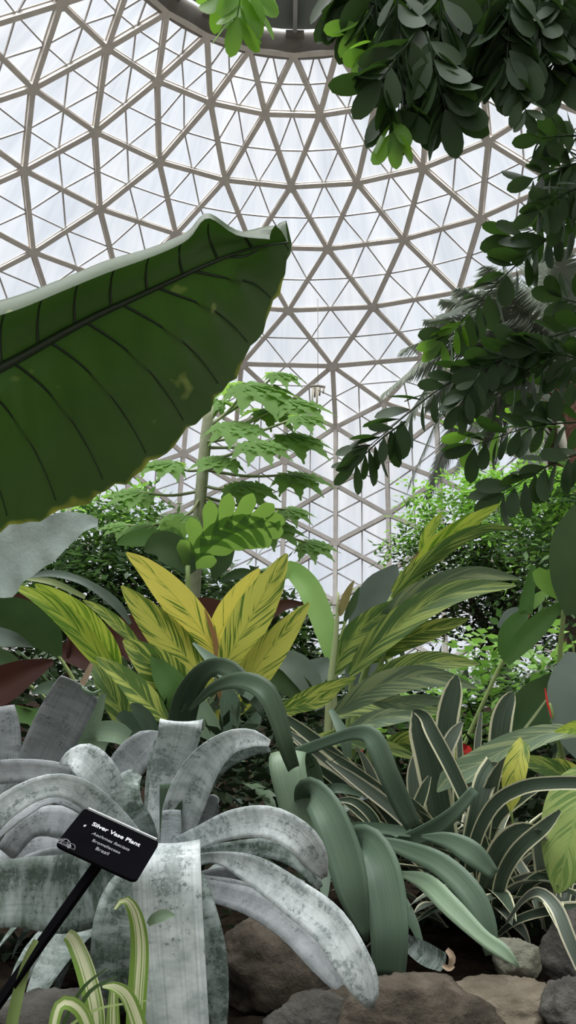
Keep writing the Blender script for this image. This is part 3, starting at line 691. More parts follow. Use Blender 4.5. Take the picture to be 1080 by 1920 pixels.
rock(505, 1830, 1.16, .085, .06, .075, M_rock, 'rounded brown rock in the shade behind the arching silver leaves', 17, .3)
rock(60, 1935, .90, .09, .06, .045, M_rock4, 'dark rock at the bottom left behind the spider plant', 21)
rock(590, 1930, .93, .06, .05, .04, M_rock4, 'dark rock between the hanging silver leaf and the large rough rock', 23)
# dead stub
dd = thing('dry_bromeliad_stump', base_on_bed(845, 1800, 1.2), 'broken dry leaf base with a pinkish torn end on the soil', 'dead leaf')
add_leaves(dd, [(M_silver_dark, [(760, 1765, 1.25), (800, 1790, 1.2), (835, 1806, 1.16)], [26, 40, 34], dict(n=12, curl=.3)),
 (M_tan, [(838, 1780, 1.15), (848, 1795, 1.14), (842, 1818, 1.14)], [8, 13, 6], dict(n=8, curl=.6, wave=.5)),
 (M_tan, [(830, 1810, 1.14), (842, 1816, 1.13), (852, 1812, 1.13)], [6, 10, 3], dict(n=8, curl=.6))])
# ================================================================== ginger and broad-leaved plants
sgc = thing('shell_ginger', base_on_bed(400, 1420, 2.15), 'variegated shell ginger in the middle with the brightest yellow striped leaves', 'plant', None)
G = dict(n=20, nx=6, fold=.22)
def lf(mat, pts, w, kind='lance', **kw): return (mat, pts, w, dict(G, kind=kind, **kw))
add_leaves(sgc, [
 lf(M_gy, [(412, 1232, 2.1), (375, 1178, 2.08), (330, 1120, 2.05), (280, 1068, 2.03), (237, 1036, 2.02)], 66, tilt=-.3),
 lf(M_gy, [(398, 1215, 2.14), (425, 1165, 2.14), (455, 1115, 2.14), (486, 1066, 2.14)], 64, tilt=.3),
 lf(M_gm, [(418, 1252, 2.05), (450, 1195, 2.03), (492, 1118, 2.02), (520, 1070, 2.0), (538, 1038, 2.0)], 74, tilt=.2),
 lf(M_gm, [(395, 1290, 2.1), (345, 1228, 2.07), (285, 1160, 2.03), (228, 1098, 2.0)], 70, tilt=-.2),
 lf(M_gm, [(435, 1345, 2.05), (470, 1270, 2.02), (520, 1200, 2.0), (580, 1130, 1.98)], 68, tilt=.3),
 lf(M_gg, [(370, 1330, 1.95), (330, 1285, 1.93), (280, 1238, 1.9), (231, 1200, 1.9)], 76, tilt=-.1),
 lf(M_green, [(345, 1345, 1.93), (330, 1300, 1.9), (300, 1255, 1.9), (285, 1225, 1.9)], 56, tilt=.2),
 lf(M_gg, [(505, 1345, 1.85), (560, 1318, 1.83), (610, 1292, 1.8), (668, 1270, 1.78)], 36, tilt=.3),
 lf(M_gm, [(430, 1380, 2.1), (440, 1320, 2.1), (455, 1270, 2.1)], 30),
 (M_sheath, [(408, 1250, 2.08), (404, 1205, 2.07), (394, 1170, 2.06), (384, 1143, 2.05)], [8, 11, 8, 2], dict(n=12, curl=.5, name='young_leaf', label='rolled orange young leaf')),
 lf(M_strap_p, [(400, 1330, 2.2), (420, 1280, 2.2), (470, 1240, 2.2)], 40),
 lf(M_gm, [(385, 1420, 2.0), (405, 1360, 2.0), (430, 1320, 2.0), (455, 1270, 2.02)], 34),
])
stalk(sgc, [(395, 1480, 2.12), (402, 1380, 2.12), (410, 1290, 2.11), (411, 1230, 2.1)], [7, 7, 6, 5], M_sheath)
stalk(sgc, [(350, 1450, 2.0), (372, 1380, 1.98), (385, 1310, 2.04), (395, 1285, 2.1)], [6, 6, 5, 4], M_stem)

sgl = thing('shell_ginger', base_on_bed(300, 1440, 2.0), 'variegated shell ginger on the left, green striped leaves leaning left over maroon foliage', 'plant')
add_leaves(sgl, [
 lf(M_gb, [(235, 1275, 1.9), (190, 1235, 1.88), (130, 1165, 1.85), (75, 1122, 1.83), (18, 1095, 1.82)], 44, tilt=.2),
 lf(M_gb, [(216, 1268, 1.92), (200, 1225, 1.9), (150, 1162, 1.88), (105, 1122, 1.86), (66, 1095, 1.85)], 62, tilt=-.2),
 lf(M_gg, [(312, 1350, 1.85), (270, 1312, 1.84), (225, 1270, 1.84), (180, 1232, 1.84)], 54, tilt=.3),
 lf(M_gd, [(250, 1390, 1.8), (225, 1330, 1.8), (195, 1280, 1.8), (170, 1240, 1.82)], 44, tilt=-.2),
 lf(M_gm, [(290, 1420, 1.9), (265, 1370, 1.9), (235, 1310, 1.9), (205, 1270, 1.9)], 42, tilt=.3),
 lf(M_gg, [(262, 1210, 2.0), (225, 1175, 2.0), (190, 1145, 2.0), (155, 1125, 2.0)], 24),
 (M_grey_leaf, [(40, 1083, 1.9), (100, 1075, 1.9), (160, 1092, 1.9), (215, 1130, 1.95), (245, 1170, 2.0)], [5, 13, 14, 18, 6], dict(n=20, curl=.3)),
 (M_stem_p, [(45, 1084, 1.95), (100, 1092, 1.95), (160, 1120, 2.0)], [5, 12, 8], dict(n=14, curl=.3)),
 (M_tan, [(140, 1305, 1.7), (158, 1275, 1.7), (172, 1245, 1.7)], [6, 12, 8], dict(n=8, curl=.3, label='dry tan leaf')),
])
stalk(sgl, [(330, 1480, 1.95), (300, 1390, 1.92), (245, 1300, 1.9), (205, 1245, 1.9)], [6, 6, 5, 4], M_stem)

sgr = thing('shell_ginger', base_on_bed(650, 1480, 1.95), 'large variegated shell ginger right of centre, leaning right with long dark striped leaves', 'plant')
add_leaves(sgr, [
 lf(M_gb, [(775, 1075, 2.0), (810, 1030, 1.98), (850, 998, 1.96), (895, 970, 1.94), (938, 944, 1.93)], 36, tilt=.2),
 lf(M_gb, [(790, 1050, 2.05), (800, 1010, 2.05), (815, 980, 2.05), (830, 962, 2.05)], 24),
 lf(M_gd, [(735, 1120, 2.0), (790, 1062, 1.97), (850, 1015, 1.93), (910, 990, 1.9), (970, 992, 1.88)], 34, tilt=.5),
 lf(M_gg, [(735, 1110, 2.02), (765, 1080, 2.02), (800, 1045, 2.02), (840, 1005, 2.0)], 30),
 lf(M_ggrey, [(690, 1200, 1.98), (760, 1130, 1.94), (830, 1092, 1.9), (900, 1075, 1.87), (975, 1085, 1.85)], 48, tilt=.3),
 lf(M_gd, [(655, 1265, 1.95), (720, 1195, 1.92), (800, 1135, 1.88), (880, 1105, 1.85), (968, 1098, 1.83)], 58, tilt=-.4),
 lf(M_gg, [(690, 1240, 1.97), (750, 1200, 1.93), (815, 1178, 1.9), (878, 1160, 1.88)], 46, tilt=.2),
 lf(M_gd, [(622, 1265, 1.95), (655, 1205, 1.95), (700, 1160, 1.95), (748, 1125, 1.96)], 54, tilt=.3),
 lf(M_gd, [(680, 1290, 1.93), (750, 1255, 1.9), (820, 1240, 1.87), (900, 1245, 1.85)], 44, tilt=-.2),
 lf(M_ggrey, [(630, 1335, 1.9), (700, 1290, 1.86), (775, 1268, 1.83), (835, 1272, 1.8), (895, 1290, 1.78)], 52, tilt=.3),
 lf(M_ggrey, [(690, 1312, 1.88), (750, 1318, 1.85), (800, 1312, 1.82), (845, 1318, 1.8)], 34, tilt=.5),
 lf(M_gd, [(620, 1345, 1.92), (690, 1322, 1.9), (760, 1325, 1.88), (835, 1338, 1.86)], 44, tilt=-.5),
 lf(M_ggrey, [(650, 1372, 1.86), (700, 1350, 1.84), (760, 1342, 1.82), (795, 1350, 1.8)], 32),
 lf(M_gd, [(560, 1400, 1.9), (640, 1385, 1.88), (720, 1400, 1.86), (790, 1425, 1.85)], 36, tilt=-.3),
 lf(M_gg, [(525, 1335, 1.75), (560, 1322, 1.74), (600, 1312, 1.73), (640, 1290, 1.72)], 30, tilt=.2),
 (M_sheath, [(752, 1115, 2.03), (765, 1080, 2.03), (782, 1050, 2.03), (800, 1030, 2.03)], [10, 18, 16, 8], dict(n=12, curl=.5, name='sheath', label='pinkish tan leaf sheath')),
 lf(M_gg, [(700, 1420, 1.95), (760, 1390, 1.93), (830, 1400, 1.9), (880, 1430, 1.9)], 40),
])
stalk(sgr, [(655, 1480, 1.95), (668, 1330, 1.96), (700, 1210, 1.98), (735, 1120, 2.02), (770, 1070, 2.03)], [7, 7, 6, 5, 4], M_stem)
stalk(sgr, [(690, 1460, 1.93), (700, 1330, 1.93), (715, 1240, 1.95), (760, 1170, 1.96)], [6, 6, 5, 3], M_stem)

bud = thing('flowering_stem', base_on_bed(620, 1470, 1.9), 'thin pale upright stem with two narrow reddish buds against the glass', 'plant')
stalk(bud, [(612, 1440, 1.9), (618, 1300, 1.9), (630, 1190, 1.9), (634, 1110, 1.9)], [7, 7, 5, 2], M_stem_p)
add_leaves(bud, [(mat_leaf('bronze bud', (.22, .16, .06), (.32, .30, .12), .3), [(637, 1155, 1.9), (645, 1130, 1.89), (655, 1105, 1.88), (664, 1088, 1.88)], 16, dict(n=14, kind='lance', curl=.4, name='bud')),
  (M_dgreen, [(646, 1165, 1.9), (660, 1135, 1.9), (674, 1100, 1.9)], 16, dict(n=12, kind='lance', curl=.4, name='bud')),
  (M_stem, [(636, 1200, 1.9), (650, 1160, 1.9), (668, 1135, 1.9)], [3, 5, 3], dict(n=10, name='twig'))])
pale = thing('banana_plant', base_on_bed(625, 1450, 2.3), 'single light green ribbed leaf arching down beside the yellow ginger', 'plant')
add_leaves(pale, [(M_lime, [(518, 1082, 2.5), (545, 1068, 2.45), (578, 1100, 2.4), (600, 1150, 2.36), (620, 1210, 2.32), (626, 1260, 2.3)], [24, 34, 44, 44, 38, 14], dict(n=24, nx=6, fold=.15))])
stalk(pale, [(626, 1460, 2.3), (628, 1350, 2.3), (626, 1250, 2.3)], [6, 5, 4], M_stem_p)
brd = thing('broad_leaf_plant', base_on_bed(665, 1440, 2.4), 'plant with broad dull grey-green leaves behind the leaning ginger', 'plant')
add_leaves(brd, [(M_grey_leaf, [(655, 1270, 2.4), (672, 1215, 2.4), (695, 1150, 2.4), (720, 1100, 2.4), (742, 1060, 2.4)], [20, 50, 84, 76, 10], dict(n=20, nx=6, fold=.18, tilt=.3)),
 (M_grey_leaf, [(670, 1300, 2.42), (685, 1250, 2.42), (700, 1200, 2.42)], [50, 60, 30], dict(n=14, nx=6, fold=.2)),
 (M_grey_leaf, [(560, 1300, 2.3), (590, 1262, 2.3), (620, 1240, 2.3)], [30, 50, 20], dict(n=14, fold=.2)),
 (M_grey_leaf, [(600, 1330, 2.2), (575, 1270, 2.2), (540, 1240, 2.2), (500, 1240, 2.2)], [20, 50, 44, 10], dict(n=14, fold=.2)),
 (M_dgreen, [(590, 1320, 2.2), (560, 1290, 2.2), (520, 1270, 2.2), (490, 1275, 2.2)], [20, 46, 44, 8], dict(n=14, fold=.2))])
stalk(brd, [(650, 1440, 2.4), (655, 1340, 2.4), (660, 1260, 2.4)], [7, 6, 4], M_stem)

# ---- maroon plant and left greens
tip = thing('maroon_leaf_plant', base_on_bed(120, 1420, 2.4), 'plant with large dark maroon leaves on the left behind the striped ginger', 'plant')
add_leaves(tip, [
 (M_maroon, [(130, 1160, 2.3), (80, 1140, 2.25), (20, 1145, 2.2), (-40, 1170, 2.2)], [20, 44, 60, 60], dict(n=16, nx=6, fold=.2)),
 (M_maroon, [(100, 1240, 2.0), (50, 1260, 2.0), (0, 1285, 2.0), (-50, 1300, 2.0)], [10, 50, 74, 80], dict(n=16, nx=6, fold=.2)),
 (M_maroon, [(330, 1250, 2.4), (280, 1205, 2.4), (230, 1195, 2.4), (190, 1215, 2.4)], [30, 90, 76, 20], dict(n=16, nx=6, fold=.15)),
 (M_maroon, [(230, 1270, 2.3), (180, 1240, 2.3), (130, 1222, 2.3), (100, 1225, 2.3)], [20, 46, 40, 8], dict(n=16, fold=.2)),
 (M_maroon, [(470, 1250, 2.6), (400, 1170, 2.6), (340, 1130, 2.6)], [40, 90, 20], dict(n=16, fold=.2)),
 (M_maroon, [(500, 1160, 2.5), (530, 1135, 2.5), (575, 1132, 2.5)], [16, 22, 3], dict(n=12, fold=.2)),
 (M_maroon, [(60, 1340, 2.1), (30, 1350, 2.1), (-30, 1370, 2.1)], [30, 70, 80], dict(n=12, fold=.2)),
])
stalk(tip, [(140, 1440, 2.4), (130, 1330, 2.35), (128, 1240, 2.3), (132, 1160, 2.3)], [6, 6, 5, 4], M_maroon)
can = thing('canna_plant', base_on_bed(120, 1440, 2.15), 'plain dark green broad-leaved plant at the left, stems crossing behind the grey bromeliad', 'plant')
add_leaves(can, [
 (M_dgreen, [(112, 1232, 2.1), (85, 1190, 2.08), (40, 1160, 2.05), (-10, 1150, 2.0), (-60, 1160, 2.0)], [10, 66, 80, 70, 40], dict(n=18, nx=6, fold=.2, tilt=-.3)),
 (M_grey_leaf, [(60, 1212, 2.05), (20, 1198, 2.0), (-30, 1190, 2.0)], [4, 30, 40], dict(n=12, fold=.2)),
 (M_dgreen, [(60, 1290, 2.1), (20, 1250, 2.1), (-30, 1230, 2.1)], [10, 40, 50], dict(n=12, fold=.2)),
 (M_green, [(25, 1330, 1.9), (50, 1345, 1.9), (85, 1350, 1.9), (110, 1330, 1.9)], [20, 36, 34, 10], dict(n=12, fold=.2)),
 (M_strap, [(150, 1340, 1.9), (130, 1310, 1.9), (90, 1290, 1.9), (60, 1300, 1.9)], [20, 30, 26, 6], dict(n=12, fold=.2)),
 (M_strap_p, [(150, 1420, 1.75), (175, 1350, 1.75), (195, 1300, 1.75)], [26, 30, 10], dict(n=12, fold=.2)),
])
for a in ([(165, 1330, 2.1), (135, 1270, 2.1), (110, 1230, 2.1)], [(140, 1340, 2.1), (95, 1285, 2.1), (40, 1225, 2.1)], [(120, 1350, 2.08), (80, 1305, 2.08), (40, 1275, 2.08)], [(150, 1345, 2.12), (110, 1300, 2.12), (60, 1250, 2.12)]):
    stalk(can, a, [4, 4, 3], M_stem if a[0][0] != 140 else M_dgreen)

# ---- right edge plants
sge = thing('shell_ginger', base_on_bed(1110, 1620, 1.5), 'striped ginger at the right edge with a drooping yellow-green leaf over the stones', 'plant')
add_leaves(sge, [
 lf(M_gpale, [(1130, 1440, 1.32), (1090, 1500, 1.3), (1070, 1570, 1.28), (1055, 1630, 1.27), (1044, 1674, 1.27)], 116, tilt=.2),
 (M_gm, [(985, 1375, 1.45), (975, 1410, 1.43), (964, 1450, 1.42), (960, 1490, 1.42), (957, 1522, 1.42)], [6, 36, 44, 32, 3], dict(n=18, nx=6, fold=.3)),
 (M_ggrey, [(1100, 1372, 1.4), (1030, 1375, 1.42), (960, 1400, 1.45), (900, 1432, 1.47), (845, 1458, 1.48), (820, 1485, 1.48)], [16, 34, 50, 52, 40, 4], dict(n=22, nx=6, fold=.2, tilt=.2)),
 (M_gb, [(1120, 1365, 1.4), (1080, 1364, 1.4), (1040, 1372, 1.4)], [30, 26, 4], dict(n=12, fold=.2)),
 lf(M_gd, [(1100, 1500, 1.5), (1050, 1450, 1.5), (1000, 1430, 1.5), (950, 1420, 1.5)], 36),
 lf(M_gm, [(1110, 1480, 1.55), (1060, 1445, 1.55), (1015, 1425, 1.55)], 40),
])
stalk(sge, [(958, 1520, 1.42), (963, 1560, 1.43), (968, 1620, 1.46)], [2.5, 3, 3], M_stem)
stalk(sge, [(1130, 1640, 1.5), (1130, 1540, 1.45), (1130, 1440, 1.4), (1120, 1365, 1.4)], [8, 8, 6, 5], M_stem)
ctr_ = thing('canna_plant', base_on_bed(1090, 1620, 1.75), 'broad grey-green smooth leaf at the right edge with a red midrib base', 'plant')
add_leaves(ctr_, [
 (M_grey_leaf, [(1100, 1225, 1.6), (1099, 1290, 1.6), (1114, 1370, 1.6), (1139, 1440, 1.6)], [70, 140, 136, 60], dict(n=20, nx=6, fold=.12, tilt=.2)),
 (M_dgreen, [(945, 1385, 1.85), (985, 1340, 1.84), (1022, 1300, 1.83), (1040, 1265, 1.82)], [20, 70, 70, 20], dict(n=16, nx=6, fold=.15)),
 (M_red, [(1022, 1290, 1.595), (1026, 1315, 1.595), (1034, 1345, 1.595)], [2, 4, 2], dict(n=8, name='petiole', label='short red leaf stalk')),
 (M_stem_p, [(965, 1390, 1.8), (1000, 1345, 1.79), (1024, 1312, 1.78)], [4, 5, 3], dict(n=8, name='midrib', label='pale midrib')),
])
stalk(ctr_, [(1090, 1640, 1.75), (1070, 1500, 1.7), (1050, 1400, 1.65), (1030, 1320, 1.62)], [6, 6, 5, 4], M_stem)
cn2 = thing('canna_plant', base_on_bed(1040, 1560, 2.1), 'tall green canna at the right edge, one leaf standing and others sloping under it', 'plant')
add_leaves(cn2, [
 (M_dgreen, [(1085, 1150, 2.0), (1072, 1080, 2.0), (1075, 1010, 2.0), (1090, 950, 2.0)], [50, 76, 76, 30], dict(n=18, nx=6, fold=.2)),
 (M_bright, [(1090, 1112, 2.05), (1050, 1098, 2.05), (1020, 1085, 2.05), (1004, 1068, 2.05)], [40, 52, 40, 16], dict(n=16, nx=6, fold=.2)),
 (M_green, [(985, 1150, 2.1), (990, 1115, 2.1), (1000, 1060, 2.1)], [26, 24, 10], dict(n=14, fold=.5)),
 (M_green, [(950, 1230, 2.1), (955, 1190, 2.1), (975, 1160, 2.1), (990, 1145, 2.1)], [30, 40, 30, 6], dict(n=14, fold=.3)),
 (M_green, [(945, 1240, 2.05), (985, 1195, 2.05), (1020, 1160, 2.05), (1062, 1125, 2.05)], [24, 42, 36, 6], dict(n=16, nx=6, fold=.25, tilt=.3)),
 (M_grey_leaf, [(940, 1180, 2.15), (960, 1155, 2.15), (985, 1142, 2.15)], [20, 30, 6], dict(n=12, fold=.2)),
 (M_lime, [(998, 1140, 2.1), (1012, 1120, 2.1), (1025, 1105, 2.1)], [10, 18, 4], dict(n=10, fold=.2)),
 (M_sheath, [(975, 1165, 2.1), (985, 1155, 2.1), (992, 1150, 2.1)], [6, 14, 8], dict(n=8, name='sheath', label='tan sheath at the leaf base')),
])
stalk(cn2, [(1040, 1560, 2.1), (1048, 1400, 2.1), (1050, 1230, 2.1), (1060, 1120, 2.1)], [6, 6, 5, 4], M_stem)
stalk(cn2, [(860, 1420, 2.1), (905, 1320, 2.1), (940, 1245, 2.1), (962, 1215, 2.1)], [4, 4, 4, 3], M_stem)
# ---- red flowers
for px, py, D, lab in ((683, 1394, 2.0, 'small red flower showing between dark leaves, left one'), (868, 1408, 1.95, 'small red flower behind the cream-edged leaves, right one')):
    fl_ = thing('red_flower', base_on_bed(px, py + 70, D), lab, 'flower')
    mb = MB(); c = W(px, py, D)
    for q in range(5):
        a = q * 2 * PI / 5 + .3; dv = RIGHT * math.cos(a) + UP * math.sin(a)
        C = np.array([c + dv * t * .02 + (-FWD) * .006 * t * t for t in np.linspace(0, 1, 6)]); S, N = frames(C); mb.sheet(C, S, N, np.array([.004, .012, .018, .02, .016, .004]), 2)
    mb.build('petal_ring', M_red, fl_)
    stalk(fl_, [(px, py + 70, D), (px + 2, py + 30, D), (px, py + 2, D)], [2, 2, 2], M_stem)
# ================================================================== elephant ear
m, nt = newmat('elephant ear leaf'); k = NT(nt); u, v = k.uvxy()
nz = k.noise(k.pos(), 9., 4); sp_ = k.noise(k.pos(), 34., 2, .4)
c = k.mix(k.ramp(nz, .3, .7), (.032, .062, .016), (.046, .084, .02))
edge = k.ramp(k.math('ADD', u, k.math('MULTIPLY', k.math('SUBTRACT', k.noise(k.pos(), 26., 2), .5), .16)), .985, 1.03)
c = k.mix(k.math('MULTIPLY', k.ramp(sp_, .70, .76), .7), c, (.30, .34, .10))
c = k.mix(edge, c, (.40, .42, .06))
c2 = k.mix(edge, k.mix(k.ramp(nz, .3, .7), (.04, .11, .012), (.06, .16, .02)), (.55, .55, .05))
k.leaf(c, .13, .4, .3, c2)
M_ear = m
M_ear_top = mat_plain('puckered grey leaf', (.24, .30, .265), (.31, .375, .335), 14, .38, .5, .35)
M_vein = mat_leaf('dark vein', (.016, .026, .012), (.02, .035, .015), 0.)
ear = thing('elephant_ear_plant', base_on_bed(-330, 1500, 1.35), 'huge dark elephant ear leaf looming from the left edge, seen from below', 'plant')
ST = [  # midrib, fold ridge, free margin, lower margin
 ((-130, 760), (-130, 590), (-130, 625), (-130, 1035)), ((-30, 706), (-40, 572), (-40, 602), (10, 992)),
 ((42, 668), (35, 553), (35, 580), (140, 950)), ((118, 625), (122, 520), (122, 544), (258, 888)),
 ((185, 590), (200, 488), (200, 512), (340, 820)), ((250, 560), (270, 468), (270, 487), (418, 735)),
 ((315, 530), (318, 450), (322, 466), (478, 642)), ((385, 498), (352, 434), (356, 446), (514, 570)),
 ((440, 476), (388, 406), (390, 409), (536, 505)), ((492, 462), (444, 438), (444, 441), (545, 474)), ((540, 455), (505, 447), (506, 449), (547, 457))]
ns = 50; EK = .62
def strand(q, D0, D1): return catmull(np.array([W(s_[q][0], s_[q][1], D0 + (D1 - D0) * i / 10) for i, s_ in enumerate(ST)]), ns)
Mi, Oi, Ui, Li = strand(0, 1.16 * EK, 1.30 * EK), strand(1, 1.08 * EK, 1.26 * EK), strand(2, 1.045 * EK, 1.245 * EK), strand(3, 1.36 * EK, 1.36 * EK)
xsq = [('U', 0), ('UO', .5), ('O', 0), ('OM', .2), ('OM', .45), ('OM', .75), ('M', 0)] + [('ML', q) for q in (.08, .18, .3, .42, .55, .68, .8, .9, 1.)]
V = []; UV = []
for i in range(ns):
    nloc = unit(np.cross(Mi[min(i + 1, ns - 1)] - Mi[max(i - 1, 0)], Li[i] - Oi[i]))
    if nloc @ (CAM - Mi[i]) < 0: nloc = -nloc
    for j, (a, q) in enumerate(xsq):
        if a == 'U': p = Ui[i]
        elif a == 'UO': p = .5 * (Ui[i] + Oi[i]) - nloc * .0 + UP * .004
        elif a == 'O': p = Oi[i]
        elif a == 'OM': p = Oi[i] * (1 - q) + Mi[i] * q - nloc * .014 * math.sin(q * PI)
        elif a == 'M': p = Mi[i]
        else:
            p = Mi[i] * (1 - q) + Li[i] * q - nloc * .022 * math.sin(q * PI) + nloc * .004 * math.sin(i / (ns - 1) * 10 * 2 * PI) * math.sin(q * PI)
            if q == 1.: p = p + unit(Li[i] - Mi[i]) * (.003 * math.sin(i * 1.3) + .002 * math.sin(i * 2.9))
        V.append(p); UV.append((j / (len(xsq) - 1), i / (ns - 1)))
mcol = len(xsq); mb = MB()
mb.add(V, [(i * mcol + j, i * mcol + j + 1, (i + 1) * mcol + j + 1, (i + 1) * mcol + j) for i in range(ns - 1) for j in range(mcol - 1)], UV)
big = mb.build('leaf', M_ear, ear); big['label'] = 'huge dark leaf seen from below'
mb = MB(); off = unit(CAM - W(250, 650, 1.2)) * .002
mb.tube(Mi + off, np.linspace(.0053, .0009, ns), 8)
for s_ in range(1, 10):
    i = int(s_ / 10 * (ns - 1)); i = min(ns - 1, i)
    for tgt, sgn in ((Li, 1), (Oi, 0)):
        P_ = []
        for q in np.linspace(.0, .93 if sgn else .8, 14):
            ii = (i - 3.5 + 7.5 * (1 - (1 - q) ** 2.2)) if sgn else i + q
            lo = int(max(0, min(ns - 2, math.floor(ii)))); fr = max(0, min(1, ii - lo))
            f_ = lambda A_: A_[lo] * (1 - fr) + A_[lo + 1] * fr
            nl = unit(np.cross(Mi[lo + 1] - Mi[lo], Li[lo] - Oi[lo])); nl = nl if nl @ (CAM - Mi[lo]) > 0 else -nl
            P_.append(f_(Mi) * (1 - q) + f_(tgt) * q - nl * (.022 if sgn else .014) * math.sin(q * PI) + nl * .001)
        mb.tube(P_, np.linspace(.0016, .0005, 14), 5)
mb.build('midrib', M_vein, big)
add_leaves(ear, [(M_ear_top, [(-110, 1110, 1.62), (-30, 1062, 1.6), (40, 1030, 1.58), (100, 1003, 1.56), (145, 983, 1.55), (184, 980, 1.54)], [150, 150, 124, 84, 48, 14], dict(n=26, nx=8, wave=.12, wf=5, fold=.08, tilt=-.3, rag=.12, label='smaller grey-green leaf with torn edge'))])
stalk(ear, [(-330, 1600, 1.35), (-300, 1250, 1.25), (-230, 950, .85), (-130, 760, .73)], [22, 20, 16, 12], M_stem, 'petiole', 9, 20)
stalk(ear, [(-340, 1600, 1.42), (-300, 1300, 1.55), (-220, 1160, 1.62), (-110, 1110, 1.62)], [18, 15, 12, 9], M_stem, 'petiole', 9, 20)

# ================================================================== papaya
M_pap = mat_leaf('papaya leaf', (.12, .22, .06), (.16, .28, .08), .5, .6, .1, (.26, .46, .07))
M_trunk = mat_plain('papaya trunk', (.30, .33, .20), (.40, .42, .30), 14, .8, .2, .4)
M_pet = mat_leaf('petiole', (.20, .26, .12), (.28, .30, .16), .05)
def lobed(c, az, R, tilt, up=.35, lobes=9, span=150, droop=.25, teeth=.45):
    d = RIGHT * math.cos(az) + np.array([FWD[0], FWD[1], 0]) * math.sin(az); d[2] = 0; d = unit(d)
    N0 = unit(ZUP + up * unit(CAM - c) + tilt * d * .3); d = unit(d - N0 * (d @ N0)); e = np.cross(N0, d)
    mb = MB()
    for q in range(lobes):
        th = math.radians(-span + 2 * span * q / (lobes - 1)); r = R * (1 - .45 * (abs(th) / math.radians(span)) ** 1.6) * rng.uniform(.9, 1.08)
        dv = d * math.cos(th) + e * math.sin(th); sv = np.cross(N0, dv); C = []; wd_ = []
        m = 22
        for i in range(m):
            t = i / (m - 1)
            C.append(c + dv * r * t - ZUP * droop * R * t * t * (1 + .3 * math.sin(q)))
            bw = .14 + .42 * math.sin(PI * min(1, t * .92 + .06)) ** 1.2
            if t > .38: bw *= (1 - teeth) + teeth * 1.7 * abs(math.sin((t - .38) / .62 * PI * 3.5)) ** .7
            wd_.append(r * max(.02, bw * (1 - .75 * max(0, t - .55) / .45)))
        C = np.array(C); S = np.tile(sv, (m, 1)); Nn = np.tile(N0, (m, 1))
        mb.sheet(C, S, Nn, np.array(wd_), 2, 0, .12)
    return mb
DP = 5.6
pap = thing('papaya_tree', base_on_bed(368, 1460, DP), 'slender papaya tree with deeply cut leaves on long stalks, left of centre', 'tree')
stalk(pap, [(352, 1480, DP), (358, 1200, DP), (366, 1050, DP), (376, 930, DP), (386, 820, DP), (392, 760, DP)], [16, 15, 13, 11, 11, 8], M_trunk, 'trunk', 12, 24)
for x, y, az, R, dz, h0 in [(470, 722, 20, 100, .1, 775), (545, 752, 0, 70, 0, 790), (440, 795, -60, 66, -.2, 800), (545, 818, 5, 70, 0, 810), (400, 752, 150, 70, .3, 780), (500, 770, 40, 70, .3, 790),
   (455, 908, -20, 62, -.1, 880), (548, 890, 0, 66, .1, 850), (322, 868, 180, 58, 0, 850), (262, 922, 190, 56, 0, 890), (345, 968, 230, 46, -.2, 900), (500, 982, 0, 64, 0, 900), (578, 1018, 0, 50, .1, 910), (285, 985, 200, 50, .1, 920), (520, 700, 10, 50, .3, 770), (430, 725, 120, 60, .5, 770), (565, 780, 10, 50, -.3, 800), (480, 830, -30, 60, -.4, 830), (415, 860, 240, 50, -.3, 850), (235, 985, 190, 46, .2, 940), (540, 955, 10, 50, .4, 900)]:
    c = W(x, y, DP + dz); mb = lobed(c, math.radians(az), R * 1.25 * DP / F, .3, up=.6, droop=.3)
    lf_ = mb.build('leaf', M_pap, pap)
    mb = MB(); a = W(384 + (h0 - 800) * -.07, h0 + 30, DP); mid = (a + c) / 2 - ZUP * .03
    mb.tube(catmull(np.array([a, mid, c]), 10), np.linspace(.012, .008, 10), 5); mb.build('petiole', M_pet, lf_)

# ================================================================== lobed leaf plant in front of it
phi_ = thing('lobed_leaf_plant', base_on_bed(350, 1440, 3.6), 'plant with one bright deeply lobed leaf held in front of the papaya trunk', 'plant')
def pinnatifid(pts, w, nl, mat, root, name='leaf'):
    P = catmull(np.array([np.append(W(*p), p[2]) for p in pts]), 40); C = P[:, :3]; D = pts[0][2]
    S, N = frames(C, 0, .2); mb = MB()
    L = np.linalg.norm(C[-1] - C[0])
    for i in range(nl):
        t = .06 + .9 * i / (nl - 1); ii = int(t * 39); wl = w * D / F * (math.sin(PI * min(1, t * .85 + .12)) ** .6)
        for sg_ in (-1, 1):
            dv = unit(S[ii] * sg_ + unit(C[min(ii + 1, 39)] - C[ii - 1]) * .75)
            CC = np.array([C[ii] + dv * wl * q - ZUP * .08 * wl * q * q for q in np.linspace(0, 1, 9)]); sd = unit(C[min(ii + 1, 39)] - C[ii - 1])
            S2 = np.tile(unit(np.cross(N[ii], dv)), (9, 1)); ww = L / nl * 1.25 * np.array([1.1, 1, .9, .88, .9, .92, .85, .6, .1])
            mb.sheet(CC, S2, np.tile(N[ii], (9, 1)), ww, 2, 0, .08)
    mb.sheet(C, S, N, np.array([w * D / F * .5 * math.sin(PI * min(1, .1 + .85 * i / 39)) for i in range(40)]), 4)
    return mb.build(name, mat, root)
pinnatifid([(352, 1062, 3.6), (380, 1020, 3.6), (415, 992, 3.6), (460, 978, 3.6), (520, 985, 3.6)], 74, 7, M_pap, phi_)
pinnatifid([(350, 1030, 3.7), (330, 1000, 3.7), (310, 985, 3.7)], 36, 4, M_pap, phi_)
